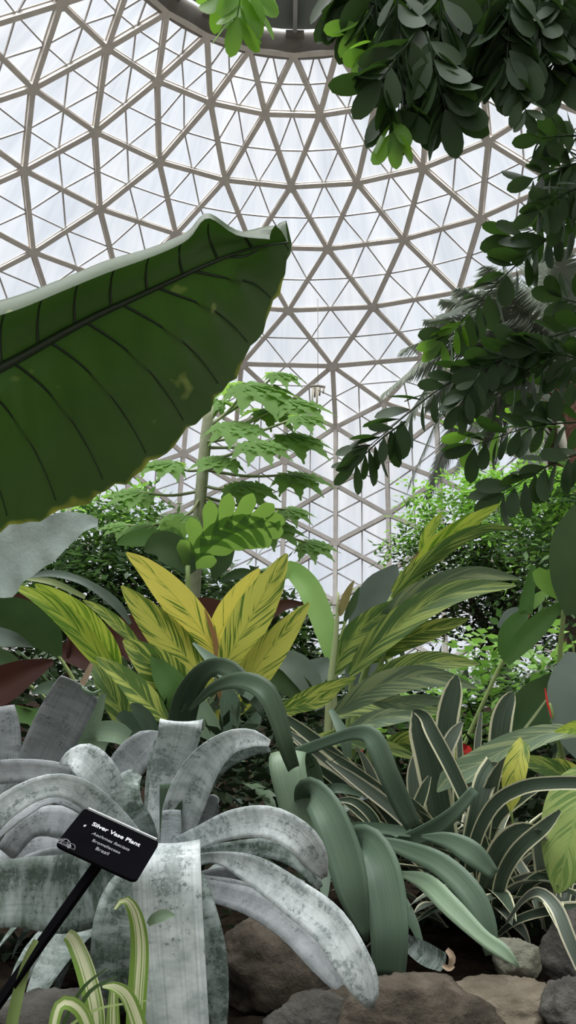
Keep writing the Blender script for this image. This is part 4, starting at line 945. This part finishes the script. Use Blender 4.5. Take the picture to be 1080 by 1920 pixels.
add_leaves(phi_, [(M_dgreen, [(360, 1075, 3.6), (335, 1040, 3.6), (300, 1022, 3.6), (270, 1032, 3.6)], [20, 56, 54, 8], dict(n=16, nx=6, fold=.2)),
 (M_green, [(345, 1040, 3.8), (300, 1010, 3.8), (250, 1010, 3.8), (220, 1020, 3.8)], [10, 30, 30, 6], dict(n=14, fold=.2)),
 (M_dgreen, [(400, 1085, 3.7), (415, 1050, 3.7), (440, 1015, 3.7)], [10, 40, 10], dict(n=14, fold=.2)),
 (M_dgreen, [(410, 1090, 3.7), (450, 1075, 3.7), (490, 1078, 3.7)], [6, 20, 4], dict(n=14, fold=.2))])
stalk(phi_, [(350, 1450, 3.6), (348, 1250, 3.6), (352, 1130, 3.6), (352, 1060, 3.6)], [9, 8, 6, 5], M_stem)

# ================================================================== leafy shrubs and trees behind
def foliage(root, blobs, n, ls, mats, name='foliage', nleaf=7, aspect=.38, up=.3, hang=.25, lo=False):
    """sprays of small leaves filling rounded masses; blobs = (x, y, depth, rx, ry) in picture units at that depth"""
    mbs = [MB() for _ in mats]; tot = sum(b[3] * b[4] for b in blobs)
    for b in blobs:
        for _ in range(max(1, int(n * b[3] * b[4] / tot))):
            dv = np.array([rng.gauss(0, 1) for _ in range(3)]); dv = unit(dv) * rng.random() ** .42
            s_ = b[2] / F; c = W(b[0], b[1], b[2]) + RIGHT * dv[0] * b[3] * s_ + UP * dv[1] * b[4] * s_ + FWD * dv[2] * min(b[3], b[4] * 1.3) * s_
            if c[2] < bedz(c[0], c[1]): continue
            out_ = unit(dv + np.array([rng.gauss(0, .5), rng.gauss(0, .5), rng.gauss(0, .4) + up])); L = ls * s_ * 3.2
            mi = min(len(mats) - 1, int(len(mats) * (.5 - .5 * dv[1] + rng.gauss(0, .16)))) if len(mats) > 1 else 0  # leaf colour picked by height: lit tone on top, shaded tone underneath
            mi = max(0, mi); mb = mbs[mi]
            sd = unit(np.cross(out_, ZUP + np.array([.01, 0, 0])))
            nn = unit(np.cross(sd, out_))
            for i in range(nleaf):
                t = i / (nleaf - 1); sg_ = (-1, 1)[i % 2] if i < nleaf - 1 else 0
                o = c + out_ * L * t - ZUP * hang * L * t * t
                ld = unit(sd * sg_ * .9 + out_ * .6 - ZUP * hang * .8 + np.array([rng.gauss(0, .15) for _ in range(3)]))
                l_ = ls * s_ * rng.uniform(.8, 1.2); w_ = l_ * aspect
                ws = unit(np.cross(ld, nn)) * w_ / 2
                mb.add([o, o + ld * l_ * .45 + ws, o + ld * l_, o + ld * l_ * .45 - ws], [(0, 1, 2, 3)], [(.5, 0), (0, .45), (.5, 1), (1, .45)])
    for mb, mt in zip(mbs, mats):
        if mb.n: mb.build(name, mt, root, smooth=False)
def branchwork(root, base, tips, r, mat, name='trunk'):
    mb = MB(); b = np.asarray(base, float)
    top_ = sum(np.array(t) for t in tips) / len(tips); fork = b + (top_ - b) * .55
    mb.tube(catmull(np.array([b, (b + fork) / 2 + np.array([.03, 0, 0]), fork]), 10), np.linspace(r, r * .7, 10), 8)
    for t in tips:
        t = np.array(t); mb.tube(catmull(np.array([fork, (fork + t) / 2 + ZUP * .08, t]), 8), np.linspace(r * .6, r * .15, 8), 6)
    mb.build(name, mat, root)
M_bark = mat_plain('dark bark', (.07, .055, .04), (.13, .10, .075), 30, .9, .2, .8)
M_bk = mat_leaf('shaded shrub leaf', (.035, .065, .025), (.055, .09, .035), .25, .5, .3)  # dark copy of the shrub leaf: inner shade put into the colour
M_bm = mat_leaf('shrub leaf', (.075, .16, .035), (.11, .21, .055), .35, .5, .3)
M_bt = mat_leaf('sunlit shrub leaf', (.20, .44, .05), (.30, .54, .09), .5, .6, .15)  # bright copy of the shrub leaf: sunlight on the tops put into the colour
M_bg = mat_leaf('grey green shrub leaf', (.07, .13, .06), (.11, .18, .085), .3, .45, .4)
t1 = thing('shrub_tree', base_on_bed(950, 1450, 6.2), 'dense bushy tree on the right with leaves coloured sunlit bright on top and shaded dark inside', 'tree')
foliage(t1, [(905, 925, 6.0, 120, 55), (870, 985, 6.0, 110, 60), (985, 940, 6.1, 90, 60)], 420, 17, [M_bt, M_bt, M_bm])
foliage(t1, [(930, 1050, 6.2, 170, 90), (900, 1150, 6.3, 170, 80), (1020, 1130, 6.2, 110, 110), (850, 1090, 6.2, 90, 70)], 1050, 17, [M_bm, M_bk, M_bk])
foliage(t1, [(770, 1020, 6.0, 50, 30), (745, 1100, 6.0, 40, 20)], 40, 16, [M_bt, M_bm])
branchwork(t1, base_on_bed(950, 1450, 6.2), [W(900, 980, 6.1), W(980, 1000, 6.2), W(850, 1080, 6.2), W(1030, 1080, 6.2)], .07, M_bark)
t2 = thing('shrub_tree', base_on_bed(1090, 1450, 5.2), 'leafy shrub at the right edge beneath the palm trunk, grey-green drooping leaves', 'tree')
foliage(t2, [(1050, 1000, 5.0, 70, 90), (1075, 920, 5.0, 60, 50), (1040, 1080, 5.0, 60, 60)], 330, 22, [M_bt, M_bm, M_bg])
branchwork(t2, base_on_bed(1090, 1450, 5.2), [W(1060, 980, 5.1), W(1080, 920, 5.1), W(1040, 1060, 5.1)], .05, M_bark)
t3 = thing('shrub_tree', base_on_bed(200, 1450, 6.5), 'green leafy shrub on the left between the grey torn leaf and the papaya', 'tree')
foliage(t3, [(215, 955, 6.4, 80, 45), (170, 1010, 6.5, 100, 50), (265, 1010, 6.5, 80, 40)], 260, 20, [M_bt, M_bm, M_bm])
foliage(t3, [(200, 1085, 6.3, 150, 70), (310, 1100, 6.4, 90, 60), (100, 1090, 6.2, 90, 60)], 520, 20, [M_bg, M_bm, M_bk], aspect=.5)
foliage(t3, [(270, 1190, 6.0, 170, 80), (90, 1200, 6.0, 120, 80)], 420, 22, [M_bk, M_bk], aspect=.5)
branchwork(t3, base_on_bed(200, 1450, 6.5), [W(200, 980, 6.5), W(270, 1030, 6.5), W(120, 1060, 6.4)], .06, M_bark)
t4 = thing('shrub_tree', base_on_bed(420, 1450, 6.8), 'low dark shrub at the foot of the papaya, behind the yellow ginger', 'tree')
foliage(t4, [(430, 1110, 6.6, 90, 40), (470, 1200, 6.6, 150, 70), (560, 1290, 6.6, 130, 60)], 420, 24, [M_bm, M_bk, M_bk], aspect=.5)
branchwork(t4, base_on_bed(420, 1450, 6.8), [W(430, 1120, 6.7), W(500, 1190, 6.7)], .05, M_bark)
sh = thing('leafy_shrub', base_on_bed(930, 1480, 2.7), 'small fresh green shrub with rounded leaves at the right, behind the tall cream-edged leaves', 'plant')
foliage(sh, [(905, 1225, 2.7, 50, 40), (935, 1300, 2.6, 90, 70), (850, 1350, 2.6, 90, 60), (1000, 1260, 2.7, 60, 50)], 110, 27, [M_lime, M_bright, M_green], aspect=.6, nleaf=5)
foliage(sh, [(930, 1380, 2.6, 130, 60), (750, 1420, 2.6, 120, 50)], 60, 28, [M_bright, M_green], aspect=.6, nleaf=5)
branchwork(sh, base_on_bed(930, 1480, 2.7), [W(910, 1230, 2.7), W(940, 1290, 2.65), W(860, 1340, 2.65), W(1000, 1260, 2.7)], .008, M_stem, 'stem')
ye = thing('leafy_shrub', base_on_bed(1085, 1460, 2.9), 'yellow-green leaf tuft at the right edge above the broad grey leaf', 'plant')
foliage(ye, [(1075, 1205, 2.9, 22, 24)], 8, 40, [M_bright], aspect=.6, nleaf=4)
stalk(ye, [(1085, 1460, 2.9), (1080, 1300, 2.9), (1075, 1205, 2.9)], [3, 3, 2], M_stem)
M_ud = mat_leaf('deep shade leaf', (.012, .022, .01), (.022, .036, .015), .1, .6, .1)  # near-black colour carries the deep shade between the plants
und = thing('undergrowth', base_on_bed(540, 1480, 3.6), 'dark mixed undergrowth filling the bed behind the front plants', 'undergrowth'); und['kind'] = 'stuff'
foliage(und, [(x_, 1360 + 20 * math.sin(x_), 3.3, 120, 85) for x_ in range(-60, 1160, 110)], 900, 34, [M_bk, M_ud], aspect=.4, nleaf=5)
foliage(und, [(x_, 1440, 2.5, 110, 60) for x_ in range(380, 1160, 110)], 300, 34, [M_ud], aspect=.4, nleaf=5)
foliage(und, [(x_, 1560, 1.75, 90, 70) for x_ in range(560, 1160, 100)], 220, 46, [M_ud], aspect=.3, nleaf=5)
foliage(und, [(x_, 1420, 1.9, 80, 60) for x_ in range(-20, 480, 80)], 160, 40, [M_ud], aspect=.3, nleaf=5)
foliage(und, [(465, 1475, 1.45, 75, 55), (250, 1780, 1.25, 90, 50), (60, 1760, 1.3, 70, 50)], 130, 44, [M_ud], aspect=.35, nleaf=5)  # dark leaves added to stand for the shade in the gaps
foliage(und, [(1230, 1400, 3.0, 100, 110), (1330, 1430, 2.6, 110, 100), (1250, 1560, 2.0, 110, 90), (1420, 1480, 2.4, 110, 90)], 160, 40, [M_bm, M_bk], aspect=.4, nleaf=5)
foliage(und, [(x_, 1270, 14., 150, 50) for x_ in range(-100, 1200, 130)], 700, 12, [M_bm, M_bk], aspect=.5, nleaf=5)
for ch in und.children: ch['kind'] = 'stuff'

# ================================================================== palm
M_frond = mat_leaf('palm frond', (.21, .24, .19), (.27, .30, .24), .3, .42, .45)  # pale grey in the colour stands for glare on the fronds
M_palmb = mat_plain('reddish palm bark', (.11, .05, .035), (.24, .14, .10), 26, .95, .1, 1.)
DPm = 9.5; crown = (1045, 700, DPm)
plm = thing('palm_tree', base_on_bed(1085, 1440, DPm), 'feathery palm tree at the right with drooping grey-green fronds and reddish trunk', 'palm tree')
stalk(plm, [(1085, 1460, DPm), (1080, 1150, DPm), (1068, 900, DPm), (1052, 760, DPm), (1045, 690, DPm)], [34, 34, 36, 38, 26], M_palmb, 'trunk', 14, 30)
def frond(end, arch, dz, root, ll=.42, mats=M_frond):
    a = W(crown[0] + rng.uniform(-10, 10), crown[1] + rng.uniform(-15, 15), DPm); b = W(end[0], end[1], DPm + dz); L = np.linalg.norm(b - a)
    mid = a * .45 + b * .55 + ZUP * arch * L; C = catmull(np.array([a, a * .75 + mid * .25 + ZUP * arch * L * .3, mid, b]), 56)
    mb = MB(); mb.tube(C, np.linspace(.03, .004, 56), 5)
    for i in range(6, 56):
        t = unit(C[min(55, i + 1)] - C[i - 1]); sd = unit(np.cross(t, ZUP)); l_ = ll * math.sin(PI * min(1, .12 + .86 * (i / 56))) ** .7
        for sg_ in (-1, 1):
            for jj in (0, .5):
                o = C[i] + t * jj * L / 56
                dv = unit(sd * sg_ * .85 + t * .75 + ZUP * rng.uniform(-.35, .1)); e_ = o + dv * l_ * rng.uniform(.85, 1.1) - ZUP * .06
                wv = unit(np.cross(dv, np.cross(sd, t))) * .014
                mb.add([o - wv, o + wv, (o + e_) / 2 + wv, e_, (o + e_) / 2 - wv], [(0, 1, 2, 4), (4, 2, 3)], [(0, 0), (1, 0), (1, .5), (.5, 1), (0, .5)])
    mb.build('frond', mats, root, smooth=False)
for e_, ar, dz in [((830, 562), .16, .6), ((755, 655), .22, -.4), ((718, 738), .25, -.8), ((768, 905), .5, -.3), ((800, 925), .42, .5), ((855, 880), .38, -.7), ((945, 500), .08, .6), ((1058, 470), .05, -.5), ((1010, 470), .06, .5),
   ((880, 610), .15, -1.), ((985, 890), .35, -.8), ((905, 830), .35, 1.), ((1120, 520), .1, .3), ((1180, 640), .2, .2), ((1190, 800), .35, -.2), ((1110, 900), .4, .8), ((800, 760), .3, .9), ((860, 540), .12, -.5), ((800, 600), .18, .8), ((910, 500), .08, -.9), ((985, 450), .05, .9), ((835, 850), .42, -.2), ((770, 700), .24, .3), ((740, 820), .36, -.9), ((920, 900), .4, -.2)]:
    frond(e_, ar, dz, plm)
stalk(plm, [(1048, 782, DPm - .3), (1052, 815, DPm - .35), (1058, 850, DPm - .35), (1064, 868, DPm - .3)], [5, 8, 8, 4], mat_plain('pale flower spike', (.50, .50, .40), (.62, .60, .50), 60, .8), 'flower_spike')
stalk(plm, [(1010, 740, DPm - .3), (1022, 752, DPm - .35), (1030, 790, DPm - .35)], [4, 9, 10], mat_plain('tan sheath', (.36, .30, .22), (.44, .38, .29), 30, .9), 'leaf_base')

# ================================================================== overhanging tree
M_over = mat_leaf('tree leaflet', (.026, .048, .02), (.04, .07, .028), .22, .5, .22, (.06, .14, .02))
M_over_y = mat_leaf('young tree leaflet', (.12, .26, .03), (.16, .33, .045), .5, .36, .5, (.24, .50, .04))
M_twig = mat_plain('twig', (.05, .045, .03), (.09, .08, .05), 40, .8)
tr_ = thing('overhanging_tree', (1.75, 2.3, bedz(1.75, 2.3)), 'tree overhead on the right whose dark leafy branches hang into the view', 'tree')
def leaflet(mb, o, dv, nn, l_, w_):
    n = 7; C = []
    for i in range(n):
        t = (0, .2, .38, .58, .76, .92, 1.)[i]; C.append(o + dv * l_ * t - nn * .10 * l_ * t * t)
    C = np.array(C); s_ = unit(np.cross(dv, nn)); S = np.tile(s_, (n, 1)); N = np.tile(nn, (n, 1))
    w = w_ * np.array([.08, .55, .88, 1.0, .92, .62, .08]); mb.sheet(C, S, N, w, 2, 0, .16)
def spray(p0, p1, np_, ll, wr=.42, sag=0., hang=.3, mat=None, ends=True, face=.35, skip=0., one=False, dense=False):
    A, B = W(*p0), W(*p1); mid = (A + B) / 2 + ZUP * sag * np.linalg.norm(B - A); C = catmull(np.array([A, mid, B]), (2 * np_ + 2) if dense else np_ + 2)
    mb = MB(); mb.tube(C, np.linspace(.0032, .0012, len(C)), 5); s_ = p1[2] / F
    for i in range(1, len(C)):
        if rng.random() < skip: continue
        t = unit(C[i] - C[i - 1]); vd = unit(C[i] - CAM); sd = unit(np.cross(t, vd))
        for sg_ in ((-1, 1) if not one else (1 if i % 2 else -1,)):
            dv = unit(sd * sg_ * rng.uniform(.6, 1.) + t * rng.uniform(.45, .8) - ZUP * hang * rng.uniform(.5, 1.3) + vd * rng.gauss(0, .28))
            nn = -vd * face + ZUP * .5 + np.array([rng.gauss(0, .45) for _ in range(3)]); nn = unit(nn - dv * (nn @ dv))
            l_ = ll * s_ * rng.uniform(.8, 1.12); leaflet(mb, C[i] + dv * l_ * .06, dv, nn, l_, l_ * wr)
    if ends:
        t = unit(C[-1] - C[-2]); nn = -unit(C[-1] - CAM); nn = unit(nn - t * (nn @ t)); leaflet(mb, C[-1], t, nn, ll * s_, ll * s_ * wr)
    mb.build('leaf_spray', mat or M_over, tr_)
# top mass
for a, b, n_, kw in [
 (((745, -40, 1.75), (748, 205, 1.72)), 0, 5, {}), (((700, -40, 1.8), (715, 95, 1.8)), 0, 4, {}), (((790, -40, 1.8), (800, 190, 1.78)), 0, 6, {}), (((830, -40, 1.75), (815, 190, 1.75)), 0, 6, {}),
 (((870, -40, 1.85), (880, 120, 1.82)), 0, 5, {}), (((910, -40, 1.8), (930, 110, 1.78)), 0, 5, {}), (((960, -40, 1.75), (950, 120, 1.75)), 0, 5, {}), (((1010, -40, 1.8), (1015, 110, 1.78)), 0, 5, {}),
 (((1060, -40, 1.8), (1040, 130, 1.78)), 0, 5, {}), (((1100, -40, 1.8), (1085, 100, 1.78)), 0, 4, {}), (((770, -40, 1.9), (770, 100, 1.9)), 0, 5, {}), (((850, -40, 1.95), (850, 110, 1.95)), 0, 5, {}),
 (((780, 60, 1.7), (715, 150, 1.68)), 0, 3, {}), (((800, 60, 1.7), (835, 205, 1.7)), 0, 4, {}), (((700, -60, 1.9), (668, 30, 1.9)), 0, 3, {}), (((650, -60, 1.9), (655, 10, 1.9)), 0, 2, {}),
 (((960, -60, 1.95), (985, 60, 1.95)), 0, 4, {}), (((900, -60, 1.95), (905, 50, 1.95)), 0, 4, {}), (((820, -60, 2.), (825, 40, 2.)), 0, 4, {}), (((1050, -60, 1.95), (1060, 40, 1.95)), 0, 4, {}), (((740, -60, 2.), (745, 30, 2.)), 0, 4, {})]:
    spray(a[0], a[1], n_, 92, .44, 0, .55, None, dense=True, **kw)
spray((945, 110, 1.75), (985, 205, 1.73), 4, 52, .4, .05, .6, skip=.45)
for a, b, n_ in [((735, 205, 1.7), (738, 245, 1.7), 1), ((708, 60, 1.78), (690, 95, 1.76), 1), ((690, 20, 1.8), (675, 45, 1.8), 1)]:
    spray(a, b, n_, 70, .42, 0, .7, M_over_y)
spray((460, -60, 1.75), (445, 30, 1.74), 3, 78, .42, 0, .75, M_over_y); spray((475, -60, 1.8), (478, 12, 1.78), 2, 70, .45, 0, .75, M_over_y); spray((420, -60, 1.8), (412, -5, 1.8), 1, 66, .42, 0, .75, M_over_y)
# right side upper cluster
for a, b, n_ in [((1100, 255, 2.1), (1015, 260, 2.08), 4), ((1110, 300, 2.1), (1000, 335, 2.06), 5), ((1110, 340, 2.05), (1010, 395, 2.04), 5), ((1110, 310, 2.15), (1040, 270, 2.15), 4), ((1110, 370, 2.1), (1050, 400, 2.1), 4), ((1100, 290, 2.2), (1050, 340, 2.2), 4)]:
    spray(a, b, n_, 58, .46, .04, .4)
# long branches
spray((1110, 388, 2.3), (842, 625, 2.25), 13, 66, .5, .05, .35)
spray((1100, 405, 2.35), (960, 445, 2.33), 6, 64, .5, .03, .4)
spray((880, 590, 2.25), (830, 640, 2.24), 3, 54, .4, 0, .7, M_over_y)
spray((1110, 610, 2.2), (905, 688, 2.15), 9, 66, .48, .04, .4)
spray((980, 660, 2.2), (690, 838, 2.12), 12, 66, .46, .08, .45)
spray((760, 790, 2.13), (668, 868, 2.12), 4, 58, .36, .05, .6)
spray((1110, 640, 2.2), (930, 740, 2.16), 9, 66, .48, .04, .4)
spray((1110, 700, 2.3), (1010, 745, 2.28), 5, 60, .46, .05, .45)
spray((1110, 790, 2.3), (890, 835, 2.26), 9, 62, .42, .06, .4)
spray((1050, 800, 2.35), (880, 815, 2.3), 5, 56, .4, .05, .4, M_over_y)
spray((1110, 840, 2.2), (945, 925, 2.18), 7, 66, .46, .05, .5)
spray((1110, 680, 2.15), (1000, 660, 2.15), 6, 62, .5, .05, .4)
spray((1110, 580, 2.3), (1055, 560, 2.3), 4, 60, .5, .05, .4)
spray((900, 700, 2.1), (862, 760, 2.1), 4, 52, .46, .02, .6)
# the unseen rest of the crown; sprays above the view added to shade the leaves
for x0, y0, x1, y1, d0 in [(680, -90, 640, -230, 1.8), (760, -90, 740, -260, 1.9), (830, -90, 850, -280, 1.9), (900, -90, 930, -270, 2.0), (980, -90, 1000, -300, 2.0), (1060, -80, 1100, -260, 2.1), (720, -120, 600, -160, 2.0), (880, -150, 790, -330, 2.1),
   (960, -150, 1080, -400, 2.1), (1160, 250, 1290, 200, 2.2), (1180, 300, 1290, 330, 2.2), (1170, 420, 1300, 400, 2.3), (1180, 560, 1300, 520, 2.3), (1180, 690, 1290, 660, 2.3), (1190, 820, 1310, 790, 2.3), (1150, 160, 1220, 80, 2.1), (1180, 620, 1260, 740, 2.2)]:
    spray((x0, y0, d0), (x1, y1, d0 + .05), 5, 92 if y0 < 0 else 66, .44, .05, .3, dense=True)
mb = MB(); base = np.array([1.75, 2.3, bedz(1.75, 2.3) - .05]); f1 = np.array([1.7, 2.25, 2.4]); f2 = np.array([1.55, 2.0, 3.0])
mb.tube(catmull(np.array([base, (base + f1) / 2 + np.array([.03, 0, 0]), f1, f2]), 24), np.linspace(.085, .05, 24), 12)
for tgt in ([W(1130, -90, 1.9), W(960, -80, 1.85), W(700, -80, 1.85), W(440, -80, 1.78)], [W(1160, 280, 2.15), W(1105, 310, 2.1)]):
    mb.tube(catmull(np.array([f2] + tgt), 20), np.linspace(.04, .006, 20), 8)
for tgt in ([W(1180, 400, 2.3), W(1105, 392, 2.3)], [W(1170, 560, 2.2), W(1105, 570, 2.2)], [W(1170, 690, 2.2), W(1105, 700, 2.2)], [W(1170, 820, 2.25), W(1105, 830, 2.22)]):
    mb.tube(catmull(np.array([f1 + (0, 0, -.25)] + tgt), 16), np.linspace(.03, .005, 16), 7)
mb.build('trunk', M_bark, tr_)

# ---- hanging chime far off in front of the glass
ch_ = thing('hanging_chime', W(598, 722, 24.), 'small hanging chime of pale and tan rods far off against the dome glass', 'wind chime')
cols = [(.55, .50, .38), (.30, .24, .16), (.62, .56, .40), (.35, .30, .22), (.66, .60, .46)]
for i_, x_ in enumerate((586, 591, 595, 600, 607)):
    mb = MB(); a, b = W(x_, 726, 24.), W(x_ - 1, (768, 745, 762, 742, 738)[i_], 24.); mb.tube([a, (a + b) / 2, b], .028, 8)
    mb.build('rod', mat_plain('chime rod', cols[i_], None, 5, .6), ch_)
mb = MB(); mb.tube([W(583, 724, 24.), W(596, 723, 24.), W(610, 726, 24.)], .035, 8); mb.tube([W(596, 723, 24.), W(596, 640, 24.), W(596, 560, 24.2)], .008, 4); mb.build('top_bar', mat_plain('chime bar', (.3, .27, .22), None, 5), ch_)

for o in SC.objects:
    if o.parent is None and o.get('category'):
        g = {'shell_ginger': 'variegated shell gingers in the bed', 'cream_edged_bromeliad': 'cream-edged bromeliads in the bed', 'rock': 'stones along the front of the bed', 'canna_plant': 'broad-leaved cannas in the bed',
             'shrub_tree': 'leafy trees and shrubs at the back of the bed', 'silver_vase_plant': 'silver bromeliads at the front', 'red_flower': 'small red flowers among the leaves', 'leafy_shrub': 'small fresh green shrubs on the right'}.get(o.name.split('.')[0])
        if g: o['group'] = g
